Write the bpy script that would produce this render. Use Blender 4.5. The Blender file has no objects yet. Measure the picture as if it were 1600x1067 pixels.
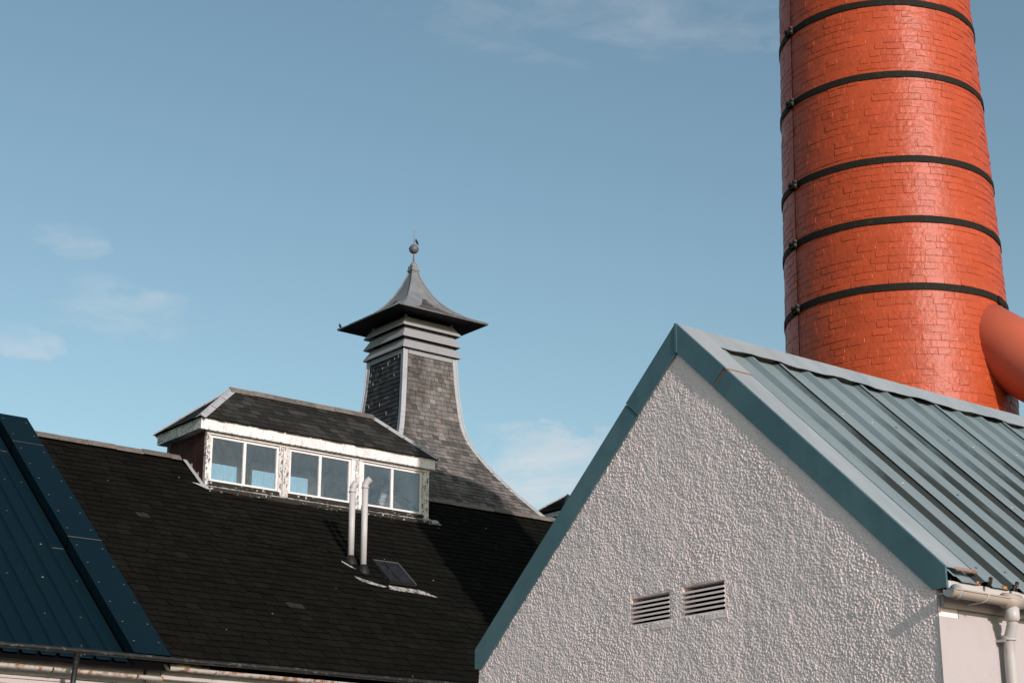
import bpy, math, random
import numpy as np
from mathutils import Vector, Matrix
random.seed(7); np.random.seed(7)
R = random.random
def U(a, b): return a + (b - a) * R()
sc = bpy.context.scene
col = sc.collection

# ------------------------------------------------------------------ camera, sky, sun
SUN_AZ = 262.4      # direction towards the sun, degrees anticlockwise from +X
SUN_EL = 20.5
cam_d = bpy.data.cameras.new('camera'); cam = bpy.data.objects.new('camera', cam_d); col.objects.link(cam)
cam_d.lens = 61.2; cam_d.sensor_width = 36.0; cam_d.clip_end = 3000; cam_d.clip_start = 0.1
cam.location = (0, 0, 1.6); cam.rotation_euler = (math.radians(90 + 17.68), 0, math.radians(-38.4))
sc.camera = cam
sun_d = bpy.data.lights.new('sun', 'SUN'); sun_d.energy = 4.3; sun_d.angle = math.radians(0.5); sun_d.color = (1.0, 0.885, 0.87)
sun = bpy.data.objects.new('sun', sun_d); col.objects.link(sun)
sd = Vector((math.cos(math.radians(SUN_EL)) * math.cos(math.radians(SUN_AZ)), math.cos(math.radians(SUN_EL)) * math.sin(math.radians(SUN_AZ)), math.sin(math.radians(SUN_EL))))
sun.rotation_euler = sd.to_track_quat('Z', 'Y').to_euler(); sun.location = (0, -20, 30)
sc.view_settings.view_transform = 'Standard'; sc.view_settings.look = 'None'
sc.view_settings.exposure = 0.0; sc.view_settings.gamma = 1.0; sc.view_settings.use_curve_mapping = False

world = bpy.data.worlds.new('World'); sc.world = world; world.use_nodes = True
wn, wl = world.node_tree.nodes, world.node_tree.links
wn.clear()
w_out = wn.new('ShaderNodeOutputWorld'); w_bg = wn.new('ShaderNodeBackground'); w_sky = wn.new('ShaderNodeTexSky')
w_sky.sky_type = 'NISHITA'; w_sky.sun_disc = False
w_sky.sun_elevation = math.radians(SUN_EL); w_sky.sun_rotation = math.radians(90 - SUN_AZ)
w_sky.air_density = 1.0; w_sky.dust_density = 0.8; w_sky.ozone_density = 1.5
w_bg.inputs['Strength'].default_value = 0.15
def wmath(op, a, b=None, clamp=False):
    n = wn.new('ShaderNodeMath'); n.operation = op; n.use_clamp = clamp
    for i, v in enumerate((a, b)):
        if v is None: continue
        if isinstance(v, (int, float)): n.inputs[i].default_value = v
        else: wl.new(v, n.inputs[i])
    return n.outputs[0]
tc = wn.new('ShaderNodeTexCoord')
def wdot(d):
    n = wn.new('ShaderNodeVectorMath'); n.operation = 'DOT_PRODUCT'; wl.new(tc.outputs['Generated'], n.inputs[0]); n.inputs[1].default_value = d
    return n.outputs['Value']
def sky_dir(az, el):
    a, e = math.radians(az), math.radians(el); return Vector((math.cos(e) * math.cos(a), math.cos(e) * math.sin(a), math.sin(e)))
def wisp(az, el, wh, wv):            # soft elliptical bank of thin cirrus round a compass direction
    c = sky_dir(az, el); h = Vector((-math.sin(math.radians(az)), math.cos(math.radians(az)), 0)); v = h.cross(c) * -1
    x = wmath('DIVIDE', wdot(h), wh); y = wmath('DIVIDE', wdot(v), wv)
    dxy = wmath('ADD', wmath('MULTIPLY', wmath('SUBTRACT', x, 0.0), x), wmath('MULTIPLY', y, y))
    dxy = wmath('ADD', dxy, wmath('MULTIPLY', wmath('SUBTRACT', wnz2.outputs['Fac'], .5), 3.4)); m = wmath('SUBTRACT', 1.0, dxy, True); m = wmath('MULTIPLY', m, wmath('SUBTRACT', 1.6, wmath('MULTIPLY', m, .6)))
    return wmath('MULTIPLY', m, wmath('GREATER_THAN', wdot(c), 0.0))
wmap2 = wn.new('ShaderNodeMapping'); wl.new(tc.outputs['Generated'], wmap2.inputs['Vector']); wmap2.inputs['Scale'].default_value = (1, 1, 2.2)
wnz2 = wn.new('ShaderNodeTexNoise'); wl.new(wmap2.outputs[0], wnz2.inputs['Vector']); wnz2.inputs['Scale'].default_value = 34; wnz2.inputs['Detail'].default_value = 8; wnz2.inputs['Roughness'].default_value = .62
mask = None
for az_, el_, wh_, wv_, st_ in [
        (64.9, 18.1, .050, .016, .75), (66.8, 20.3, .024, .010, .7), (68.3, 17.0, .028, .011, .8), (66.1, 18.9, .028, .009, .5), (50.4, 13.4, .070, .030, 1.35),
        (46.5, 28.2, .15, .030, .36), (30, 40, .3, .08, .6), (80, 24, .12, .03, .7), (110, 30, .3, .06, .8), (150, 20, .4, .07, .8), (10, 16, .3, .04, .7), (210, 25, .5, .07, .7), (290, 22, .5, .07, .7), (340, 35, .4, .1, .7)]:
    m_ = wmath('MULTIPLY', wisp(az_, el_, wh_, wv_), st_)
    mask = m_ if mask is None else wmath('MAXIMUM', mask, m_)
wmap = wn.new('ShaderNodeMapping'); wl.new(tc.outputs['Generated'], wmap.inputs['Vector']); wmap.inputs['Scale'].default_value = (1, 1, 3.2)
wnz = wn.new('ShaderNodeTexNoise'); wl.new(wmap.outputs[0], wnz.inputs['Vector']); wnz.inputs['Scale'].default_value = 13; wnz.inputs['Detail'].default_value = 9; wnz.inputs['Roughness'].default_value = .6; wnz.inputs['Distortion'].default_value = .5
cl = wmath('MULTIPLY', wmath('SUBTRACT', wnz.outputs['Fac'], .40), 3.0, True)
cl = wmath('MULTIPLY', wmath('MULTIPLY', cl, mask), .60, True)
w_tint = wn.new('ShaderNodeMix'); w_tint.data_type = 'RGBA'; w_tint.blend_type = 'MULTIPLY'; w_tint.inputs[0].default_value = 1
wl.new(w_sky.outputs[0], w_tint.inputs[6]); w_tint.inputs[7].default_value = (.965, 1.0, .85, 1)
w_mix = wn.new('ShaderNodeMix'); w_mix.data_type = 'RGBA'
wl.new(cl, w_mix.inputs[0]); wl.new(w_tint.outputs[2], w_mix.inputs[6]); w_mix.inputs[7].default_value = (4.9, 4.9, 5.0, 1)
wl.new(w_mix.outputs[2], w_bg.inputs['Color']); wl.new(w_bg.outputs[0], w_out.inputs['Surface'])

# ------------------------------------------------------------------ materials
def M(name, base, rough=.6, spec=.3, metal=0., layers=(), tone=0., bump=(), tints=(), zbias=None, k=.72):
    """layers: (colour, scale, lo, hi, detail, stretch, amount); bump: (scale, strength, distance)"""
    base = tuple(c * k for c in base); layers = [(tuple(c * k for c in l[0]),) + tuple(l[1:]) for l in layers]; tints = [(p, tuple(c * k for c in q)) for p, q in tints]
    m = bpy.data.materials.new(name); m.use_nodes = True; nt = m.node_tree; N, L = nt.nodes, nt.links
    b = N['Principled BSDF']; b.inputs['Roughness'].default_value = rough; b.inputs['Specular IOR Level'].default_value = spec; b.inputs['Metallic'].default_value = metal
    g = N.new('ShaderNodeNewGeometry'); cur = N.new('ShaderNodeRGB'); cur.outputs[0].default_value = (*base, 1); cur = cur.outputs[0]
    if tints:
        at = N.new('ShaderNodeAttribute'); at.attribute_name = 'tone'
        r = N.new('ShaderNodeValToRGB'); r.color_ramp.interpolation = 'LINEAR'
        while len(r.color_ramp.elements) < len(tints): r.color_ramp.elements.new(.5)
        for e, (p, c) in zip(r.color_ramp.elements, tints): e.position = p; e.color = (*c, 1)
        L.new(at.outputs['Fac'], r.inputs[0]); cur = r.outputs[0]
    elif tone:
        at = N.new('ShaderNodeAttribute'); at.attribute_name = 'tone'
        mr = N.new('ShaderNodeMapRange'); L.new(at.outputs['Fac'], mr.inputs[0]); mr.inputs[3].default_value = 1 - tone; mr.inputs[4].default_value = 1 + tone
        mx = N.new('ShaderNodeMix'); mx.data_type = 'RGBA'; mx.blend_type = 'MULTIPLY'; mx.inputs[0].default_value = 1
        L.new(cur, mx.inputs[6]); L.new(mr.outputs[0], mx.inputs[7]); cur = mx.outputs[2]
    for (c, s, lo, hi, det, st, amt) in layers:
        mp = N.new('ShaderNodeMapping'); L.new(g.outputs['Position'], mp.inputs['Vector']); mp.inputs['Scale'].default_value = st
        mp.inputs['Location'].default_value = (U(0, 9), U(0, 9), U(0, 9))
        nz = N.new('ShaderNodeTexNoise'); L.new(mp.outputs[0], nz.inputs['Vector']); nz.inputs['Scale'].default_value = s; nz.inputs['Detail'].default_value = det; nz.inputs['Roughness'].default_value = .62
        nzo = nz.outputs['Fac']
        if zbias:
            sp = N.new('ShaderNodeSeparateXYZ'); L.new(g.outputs['Position'], sp.inputs[0]); zb_ = N.new('ShaderNodeMapRange'); L.new(sp.outputs[2], zb_.inputs[0])
            for k_ in range(4): zb_.inputs[k_ + 1].default_value = zbias[k_]
            ad = N.new('ShaderNodeMath'); ad.operation = 'ADD'; L.new(nzo, ad.inputs[0]); L.new(zb_.outputs[0], ad.inputs[1]); nzo = ad.outputs[0]
        mr = N.new('ShaderNodeMapRange'); L.new(nzo, mr.inputs[0]); mr.inputs[1].default_value = lo; mr.inputs[2].default_value = hi; mr.inputs[3].default_value = 0; mr.inputs[4].default_value = amt
        mx = N.new('ShaderNodeMix'); mx.data_type = 'RGBA'; L.new(mr.outputs[0], mx.inputs[0]); L.new(cur, mx.inputs[6]); mx.inputs[7].default_value = (*c, 1); cur = mx.outputs[2]
    L.new(cur, b.inputs['Base Color'])
    prev = None
    for (s, st, d) in bump:
        nz = N.new('ShaderNodeTexNoise'); L.new(g.outputs['Position'], nz.inputs['Vector']); nz.inputs['Scale'].default_value = s; nz.inputs['Detail'].default_value = 6
        bp = N.new('ShaderNodeBump'); bp.inputs['Strength'].default_value = st; bp.inputs['Distance'].default_value = d; L.new(nz.outputs['Fac'], bp.inputs['Height'])
        if prev: L.new(prev, bp.inputs['Normal'])
        prev = bp.outputs[0]
    if prev: L.new(prev, b.inputs['Normal'])
    return m
ISO = (1, 1, 1)
m_harl = M('roughcast', k=1.0, base=(.87, .725, .70), rough=.9, spec=.12, layers=[((.66, .565, .54), 2.2, .42, .75, 8, (1, 1, .3), .55), ((.58, .50, .46), 7, .56, .78, 8, (1, 1.2, .5), .5), ((.82, .72, .70), 60, .45, .7, 3, ISO, .5), ((.42, .36, .32), 1.4, .66, .76, 8, (1, 1, .35), .35)], bump=[(300, .3, .002)])
m_render = M('smooth_render', (.56, .51, .505), .85, .2, layers=[((.49, .42, .41), 5, .5, .8, 8, ISO, .5), ((.35, .22, .15), 22, .70, .78, 6, ISO, .5)], bump=[(60, .35, .004), (9, .3, .01)])
m_cladblue = M('blue_painted_steel', (.050, .115, .135), .34, .40, layers=[((.085, .160, .178), 2.2, .42, .66, 7, (1, 1, .5), .75), ((.032, .080, .098), 7, .5, .75, 8, ISO, .5)], bump=[(3, .06, .02)], k=1)
m_sheet = M('faded_grey_green_steel', (.18, .225, .235), .42, .35, layers=[((.135, .17, .18), 4, .45, .7, 8, (3, .5, .5), .6), ((.18, .20, .20), 26, .5, .8, 4, ISO, .3)], bump=[(40, .05, .002)], k=1)
m_algae = M('algae_stained_steel', (.10, .14, .15), .55, .3, layers=[((.020, .024, .020), 2.1, .40, .62, 5, (1.6, .35, .35), .93)], zbias=(5.25, 4.35, -.16, .16), bump=[(60, .3, .002)], k=1)
m_flange = M('pale_steel_flange', (.35, .385, .395), .36, .40, layers=[((.22, .265, .28), 2.2, .42, .7, 6, (2, .5, .5), .6)], bump=[(8, .05, .01)], k=.85)
m_cut = M('rusty_cut_edge', (.30, .16, .10), .8, .1)
m_navy = M('navy_painted_steel', (.0020, .0100, .0150), .45, .11, layers=[((.0017, .008, .013), 3, .4, .7, 7, ISO, .6)], bump=[(2.5, .05, .02)], k=1)
m_screw = M('weathered_screw', (.085, .08, .078), .55, .4)
m_black = M('dark_void', (.004, .004, .004), .95, .0)
m_foam = M('foam_filler', (.17, .155, .13), .9, .1, layers=[((.10, .09, .08), 30, .45, .7, 5, ISO, .6)])
m_slate = M('dark_roof_slate', (.0145, .0145, .0115), .9, .03, tints=[(0, (.006, .006, .005)), (.5, (.0092, .0092, .0073)), (.9, (.0135, .0135, .0108)), (1, (.032, .034, .033))], layers=[((.020, .0175, .012), 1.6, .52, .75, 8, ISO, .5), ((.006, .006, .005), 9, .5, .75, 6, ISO, .5), ((.06, .06, .055), 60, .70, .76, 3, ISO, .5)], bump=[(35, .4, .004)])
m_slatel = M('lantern_slate', (.03, .03, .026), .75, .15, tints=[(0, (.018, .018, .016)), (.5, (.030, .030, .026)), (1, (.058, .057, .052))], layers=[((.05, .045, .035), 3, .5, .75, 8, ISO, .5), ((.012, .012, .01), 12, .5, .75, 6, ISO, .5)], bump=[(35, .4, .004)])
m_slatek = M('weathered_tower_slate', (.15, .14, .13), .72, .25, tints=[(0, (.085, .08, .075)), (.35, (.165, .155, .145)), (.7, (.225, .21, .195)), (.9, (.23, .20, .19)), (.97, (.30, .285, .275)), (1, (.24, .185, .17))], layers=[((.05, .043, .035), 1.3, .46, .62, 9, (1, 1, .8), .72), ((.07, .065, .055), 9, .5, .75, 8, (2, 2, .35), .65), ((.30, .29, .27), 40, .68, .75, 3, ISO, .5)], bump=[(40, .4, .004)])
m_slated = M('shaded_tower_slate', (.04, .042, .045), .7, .2, tints=[(0, (.022, .024, .027)), (.6, (.045, .047, .052)), (1, (.08, .075, .075))], layers=[((.015, .017, .02), 6, .5, .7, 6, ISO, .6)], bump=[(40, .4, .004)])  # darker copy of the tower slate; paints shade onto the faces off the sun
m_mortar = M('pale_mortar', (.36, .36, .36), .9, .1)
m_deck = M('roof_underlay', (.006, .006, .006), .95, .0)
m_ridge = M('stone_ridge_tile', (.20, .175, .155), .85, .15, tone=.25, layers=[((.09, .08, .065), 7, .45, .68, 8, ISO, .7), ((.30, .27, .24), 25, .58, .75, 5, ISO, .5)], bump=[(30, .5, .006)])
m_lead = M('pale_lead', (.46, .48, .50), .5, .35, layers=[((.33, .35, .37), 5, .45, .7, 7, ISO, .6), ((.62, .62, .62), 14, .55, .75, 5, ISO, .4)], bump=[(12, .15, .01)])
m_leadhat = M('lead_hat', (.24, .255, .265), .48, .4, layers=[((.14, .145, .15), 4, .42, .65, 8, (1, 1, .6), .6), ((.34, .35, .36), 9, .55, .75, 5, ISO, .5)], bump=[(14, .2, .01)])
m_louvre = M('painted_louvre', (.36, .365, .375), .6, .25, layers=[((.26, .27, .28), 5, .45, .75, 7, ISO, .5), ((.36, .16, .10), 16, .70, .76, 5, ISO, .6)])
m_soffit = M('dark_soffit', (.035, .035, .037), .8, .1)  # one dark colour over the whole underside of the hat
PEEL = lambda lo, hi, amt: [((.70, .67, .64), 4, .5, .8, 6, ISO, .5), ((.50, .48, .45), 9, lo - .10, hi, 10, (1, 1, .5), .6), ((.09, .08, .07), 34, lo, hi + .03, 14, (1, 1, .45), amt), ((.35, .22, .15), 24, .68, .74, 6, ISO, .5)]
m_white = M('peeling_white_paint', (.93, .90, .89), .55, .3, layers=PEEL(.62, .66, .85), bump=[(50, .3, .003)])
m_whitep = M('badly_peeling_white_paint', (.88, .86, .84), .6, .25, layers=PEEL(.51, .56, .95), bump=[(50, .4, .004)])
m_whitec = M('white_window_paint', (.90, .88, .87), .5, .35, layers=PEEL(.67, .71, .7), bump=[(50, .2, .002)])
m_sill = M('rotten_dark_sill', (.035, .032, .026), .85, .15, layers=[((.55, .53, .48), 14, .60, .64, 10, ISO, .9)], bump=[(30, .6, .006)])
m_apron = M('lead_apron', (.46, .45, .43), .6, .25, layers=[((.05, .045, .04), 13, .47, .58, 10, ISO, .85), ((.30, .17, .10), 17, .58, .68, 6, ISO, .6)], bump=[(20, .4, .006)])
m_redwood = M('dark_red_boards', (.060, .020, .014), .75, .15, tone=.3, layers=[((.02, .010, .008), 8, .45, .7, 8, (2, 2, .3), .7)])
m_inside = M('lantern_interior', (.42, .44, .44), .9, .1, k=1)
m_paint = M('orange_red_paint', (.54, .086, .026), .41, .26, tone=.09, layers=[((.44, .060, .017), 1.7, .42, .7, 8, ISO, .5), ((.60, .095, .030), 7, .5, .75, 7, ISO, .4)], bump=[(3.2, .25, .06), (13, .50, .022), (60, .18, .004)])
m_duct = M('smooth_orange_red_paint', (.74, .175, .095), .5, .35, layers=[((.66, .14, .07), 2, .45, .7, 7, ISO, .5)], bump=[(5, .08, .02)])
m_iron = M('black_iron', (.020, .018, .014), .75, .12, layers=[((.05, .045, .035), 14, .55, .7, 6, ISO, .5)], bump=[(30, .3, .004)])
m_bolt = M('greenish_bolts', (.09, .095, .075), .6, .4, layers=[((.04, .04, .03), 30, .45, .6, 4, ISO, .8)])
m_rail = M('worn_black_tube', (.014, .014, .013), .5, .35, layers=[((.17, .165, .14), 20, .57, .66, 10, (.5, 1, 1), .75)], bump=[(40, .4, .004)])
RUST = [((.36, .15, .055), 9, .50, .60, 10, ISO, .9), ((.08, .055, .035), 15, .62, .68, 8, ISO, .8)]
m_gutter_l = M('rust_eaten_gutter', (.62, .58, .53), .65, .25, layers=RUST, bump=[(30, .5, .006)])
m_gutter = M('cream_gutter', (.52, .44, .37), .5, .35, layers=[((.52, .30, .16), 6, .52, .70, 9, ISO, .75), ((.25, .12, .06), 17, .64, .72, 7, ISO, .7)], bump=[(25, .2, .004)])
m_pvc = M('white_downpipe', (.60, .58, .56), .45, .4, layers=[((.60, .42, .30), 7, .60, .75, 9, ISO, .5), ((.3, .14, .07), 22, .70, .75, 6, ISO, .6)])
m_flue = M('white_flue', (.62, .60, .59), .45, .35, layers=[((.45, .43, .41), 10, .5, .75, 7, (1, 1, .4), .5), ((.4, .22, .12), 25, .70, .75, 5, ISO, .4)])
m_collar = M('black_collar', (.01, .01, .01), .6, .3)
m_cop = M('copper_clip', (.36, .16, .08), .6, .3)
m_rod = M('rusty_rod', (.30, .17, .11), .7, .3)
m_ball = M('grey_lead_ball', (.13, .14, .15), .45, .4, layers=[((.25, .26, .26), 18, .55, .7, 5, ISO, .6)], bump=[(25, .3, .01)])
m_wall = M('white_harled_wall', (.60, .57, .55), .85, .15, layers=[((.45, .40, .36), 2, .45, .7, 7, (1, 1, .5), .5)], bump=[(60, .5, .006)])
m_boards = M('cream_board', (.56, .50, .48), .7, .2, layers=[((.40, .30, .24), 6, .55, .75, 8, (.5, 1, 2), .6)])
m_wood = M('orange_batten_end', (.62, .27, .09), .7, .2, layers=[((.2, .08, .03), 20, .5, .7, 6, ISO, .6)])
m_moss = M('dry_moss', (.15, .13, .06), .95, .05, layers=[((.22, .19, .10), 25, .45, .7, 4, ISO, .8)])
m_bird = M('bird_plumage', (.03, .03, .033), .6, .3, layers=[((.12, .11, .09), 60, .5, .7, 4, ISO, .4)])
m_bill = M('bird_bill', (.25, .16, .05), .5, .3)
m_ground = M('yard_concrete', (.20, .19, .175), .9, .15, layers=[((.11, .105, .10), .6, .45, .7, 10, ISO, .6), ((.26, .25, .23), 5, .5, .8, 8, ISO, .4)], bump=[(20, .3, .01)])
def glass_mat():
    m = bpy.data.materials.new('old_window_glass'); m.use_nodes = True; N, L = m.node_tree.nodes, m.node_tree.links; N.clear()
    out = N.new('ShaderNodeOutputMaterial'); tr = N.new('ShaderNodeBsdfTransparent'); gl = N.new('ShaderNodeBsdfGlossy'); df = N.new('ShaderNodeBsdfDiffuse')
    tr.inputs[0].default_value = (.97, .985, .99, 1); gl.inputs['Roughness'].default_value = .03; gl.inputs[0].default_value = (.9, .95, 1, 1); df.inputs[0].default_value = (.20, .23, .25, 1)
    fr = N.new('ShaderNodeFresnel'); fr.inputs[0].default_value = 1.5
    g = N.new('ShaderNodeNewGeometry'); mp = N.new('ShaderNodeMapping'); mp.inputs['Scale'].default_value = (9, 9, 2); L.new(g.outputs['Position'], mp.inputs[0])
    nz = N.new('ShaderNodeTexNoise'); nz.inputs['Scale'].default_value = 2.5; nz.inputs['Detail'].default_value = 8; L.new(mp.outputs[0], nz.inputs[0])
    mr = N.new('ShaderNodeMapRange'); mr.inputs[1].default_value = .3; mr.inputs[2].default_value = .8; mr.inputs[3].default_value = .02; mr.inputs[4].default_value = .13; L.new(nz.outputs[0], mr.inputs[0])
    n2 = N.new('ShaderNodeTexNoise'); n2.inputs['Scale'].default_value = 2.2; L.new(g.outputs['Position'], n2.inputs[0]); bp = N.new('ShaderNodeBump'); bp.inputs['Strength'].default_value = .25; bp.inputs['Distance'].default_value = .03
    L.new(n2.outputs[0], bp.inputs['Height']); L.new(bp.outputs[0], gl.inputs['Normal'])
    a = N.new('ShaderNodeMixShader'); L.new(mr.outputs[0], a.inputs[0]); L.new(tr.outputs[0], a.inputs[1]); L.new(df.outputs[0], a.inputs[2])
    b = N.new('ShaderNodeMixShader'); L.new(fr.outputs[0], b.inputs[0]); L.new(a.outputs[0], b.inputs[1]); L.new(gl.outputs[0], b.inputs[2]); L.new(b.outputs[0], out.inputs[0])
    return m
m_glass = glass_mat()
m_skyl = M('old_skylight_glass', (.013, .015, .017), .4, .2, layers=[((.05, .05, .05), 9, .5, .7, 6, ISO, .6)])

# ------------------------------------------------------------------ mesh helpers
V = Vector
class G:
    def __init__(s): s.v = []; s.f = []; s.t = []; s.m = []
    def add(s, vs, fs, tone=.5, mi=0):
        b = len(s.v); s.v += [tuple(x) for x in vs]
        for f in fs: s.f.append([b + i for i in f]); s.t.append(tone); s.m.append(mi)
        return s
    def hexa(s, p, tone=.5, mi=0):      # 8 corners: 4 bottom ring, 4 top ring
        return s.add(p, [(3, 2, 1, 0), (4, 5, 6, 7), (0, 1, 5, 4), (1, 2, 6, 5), (2, 3, 7, 6), (3, 0, 4, 7)], tone, mi)
    def box(s, a, b, tone=.5, mi=0):
        (x0, y0, z0), (x1, y1, z1) = a, b
        return s.hexa([(x0, y0, z0), (x1, y0, z0), (x1, y1, z0), (x0, y1, z0), (x0, y0, z1), (x1, y0, z1), (x1, y1, z1), (x0, y1, z1)], tone, mi)
    def prism(s, pts, off, tone=.5, mi=0):   # polygon pts extruded by vector off
        n = len(pts); pts = [V(p) for p in pts]; off = V(off)
        return s.add(pts + [p + off for p in pts], [tuple(range(n))[::-1], tuple(range(n, 2 * n))] + [(i, (i + 1) % n, n + (i + 1) % n, n + i) for i in range(n)], tone, mi)
    def tube(s, pts, r, seg=12, cap=True, tone=.5, mi=0):
        pts = [V(p) for p in pts]; rs = r if isinstance(r, (list, tuple)) else [r] * len(pts); vs = []
        up = V((0, 0, 1))
        for i, p in enumerate(pts):
            d = (pts[min(i + 1, len(pts) - 1)] - pts[max(i - 1, 0)]).normalized()
            a = d.cross(up)
            if a.length < .05: a = d.cross(V((0, 1, 0)))
            a.normalize(); b = a.cross(d)
            for k in range(seg):
                t = 2 * math.pi * k / seg; vs.append(p + (a * math.cos(t) + b * math.sin(t)) * rs[i])
        fs = [(i * seg + k, i * seg + (k + 1) % seg, (i + 1) * seg + (k + 1) % seg, (i + 1) * seg + k) for i in range(len(pts) - 1) for k in range(seg)]
        if cap: fs += [tuple(range(seg))[::-1], tuple(range((len(pts) - 1) * seg, len(pts) * seg))]
        return s.add(vs, fs, tone, mi)
    def lathe(s, prof, c, seg=24, tone=.5, mi=0):
        vs = [(c[0] + r * math.cos(2 * math.pi * k / seg), c[1] + r * math.sin(2 * math.pi * k / seg), c[2] + z) for r, z in prof for k in range(seg)]
        fs = [(i * seg + k, i * seg + (k + 1) % seg, (i + 1) * seg + (k + 1) % seg, (i + 1) * seg + k) for i in range(len(prof) - 1) for k in range(seg)]
        return s.add(vs, fs, tone, mi)
WO = {}
def build(name, g, mats, parent=None, smooth=False, kind=None, label=None, origin=None):
    me = bpy.data.meshes.new(name)
    if origin is None:
        n = len(g.v); origin = tuple(sum(p[i] for p in g.v) / n for i in range(3))
    ox, oy, oz = origin
    me.from_pydata([(x - ox, y - oy, z - oz) for x, y, z in g.v], [], g.f)
    at = me.attributes.new('tone', 'FLOAT', 'FACE'); at.data.foreach_set('value', g.t)
    if not isinstance(mats, (list, tuple)): mats = [mats]
    for m in mats: me.materials.append(m)
    if len(mats) > 1: me.polygons.foreach_set('material_index', g.m)
    if smooth: me.polygons.foreach_set('use_smooth', [True] * len(me.polygons))
    me.update()
    o = bpy.data.objects.new(name, me); col.objects.link(o)
    WO[o.name] = origin
    if parent is not None:
        o.parent = parent; po = WO[parent.name]; o.location = (ox - po[0], oy - po[1], oz - po[2])
    else: o.location = origin
    if kind: o['kind'] = kind
    if label: o['label'] = label
    return o
def thing(name, loc, label, cat, group=None):
    o = bpy.data.objects.new(name, None); col.objects.link(o); o.location = loc; o.empty_display_size = .3; WO[o.name] = tuple(loc)
    o['label'] = label; o['category'] = cat
    if group: o['group'] = group
    return o
def tag(o, label, cat, group=None):
    o['label'] = label; o['category'] = cat
    if group: o['group'] = group
CAM = V((0, 0, 1.6))
def smooth_by_angle(o, ang=40):
    me = o.data; me.polygons.foreach_set('use_smooth', [True] * len(me.polygons))
    try: me.set_sharp_from_angle(angle=math.radians(ang))
    except Exception: pass

# generic slating: surf(u, v) -> (point, normal); v runs up the slope
def slating(surf, v0, v1, bounds, expo, width, th, skip=None, cut=.3, jit=.018, gap=.006, courses=None, tonef=None, lift=.006):
    out = []; v = v0; row = 0
    while v < v1 - .02:
        e = expo * U(.96, 1.04); vt = min(v + e * 1.5, v1 + .01)
        uL, uR = bounds(v)
        u = uL - U(0, width)
        while u < uR:
            w = width * random.choice((.75, .9, 1, 1, 1.1, 1.25)) * U(.93, 1.07)
            a, b = u + gap / 2, u + w - gap / 2; u += w
            vb = v + U(-jit, jit); tv = vt
            tL, tR = bounds(tv)
            ab, bb = max(a, uL), min(b, uR); at_, bt = max(a, tL), min(b, tR)
            if bb - ab < .03: continue
            if bt - at_ < .01: at_ = bt = min(max((a + b) / 2, tL), tR); at_ -= .005; bt += .005
            if skip and skip((ab + bb) / 2, (v + vt) / 2): continue
            # outline: bottom left, (cut), bottom right, top right, top left
            tilt = U(-.006, .006)
            pts = [(ab, vb + tilt), (bb, vb - tilt)]
            if R() < cut and bb - ab > width * .6:
                c = U(.02, .06) * width / .3
                pts = [(ab, vb + c), (ab + c * .8, vb + tilt), (bb, vb - tilt)] if R() < .5 else [(ab, vb + tilt), (bb - c * .8, vb - tilt), (bb, vb + c)]
            pts = pts + [(bt, tv), (at_, tv)]
            lf = lift * U(.6, 1.5)
            P = []
            for k, (pu, pv) in enumerate(pts):
                p, n = surf(pu, pv); h = (th * 1.9 + lf) if k < len(pts) - 2 else .002
                P.append((V(p), V(n).normalized(), h))
            base = [p + n * (h - th) for p, n, h in P]; top = [p + n * h for p, n, h in P]; n_ = len(P)
            fs = [tuple(range(n_, 2 * n_))] + [(i, (i + 1) % n_, n_ + (i + 1) % n_, n_ + i) for i in range(n_) if i != n_ - 2]
            t = tonef((ab + bb) / 2, v) if tonef else R()
            c = surf((ab + bb) / 2, v)[0]
            out.append(((V(c) - CAM).length, base + top, fs, t))
        v += e; row += 1
    return out
def make_pieces(pieces, name, mat, parent, limit=300, vis=None, smooth=False):
    idx = sorted(range(len(pieces)), key=lambda i: ((0 if (vis is None or vis(pieces[i])) else 1), pieces[i][0]))
    rest = G()
    for k, i in enumerate(idx):
        d, vs, fs, t = pieces[i]
        if k < limit and (vis is None or vis(pieces[i])):
            g = G().add(vs, fs, t); build(name, g, mat, parent, smooth=smooth)
        else: rest.add(vs, fs, t)
    if rest.f: build(name, rest, mat, parent, smooth=smooth, kind='stuff')

# ------------------------------------------------------------------ ground
g = G().add([(-600, -600, 0), (900, -600, 0), (900, 900, 0), (-600, 900, 0)], [(0, 1, 2, 3)])
o = build('ground', g, m_ground); o['kind'] = 'structure'

# ================================================================== GABLED OUTBUILDING (right foreground)
XG = 8.475; YR, YL, YA = 6.580, 11.10, 8.735
gb = thing('gabled_outbuilding', (XG, 8.96, 0), 'small outbuilding with a roughcast gable, two louvred vents and a grey ribbed metal roof', 'building')
tR = (5.585 - 3.480) / (8.735 - 6.49); tL = (5.585 - 3.473) / (11.138 - 8.735)
def zr(y): return 5.585 - tR * (YA - y) if y < YA else 5.585 - tL * (y - YA)
vents = [(8.898, 9.291, 3.459, 3.648), (8.352, 8.754, 3.461, 3.659)]
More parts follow.
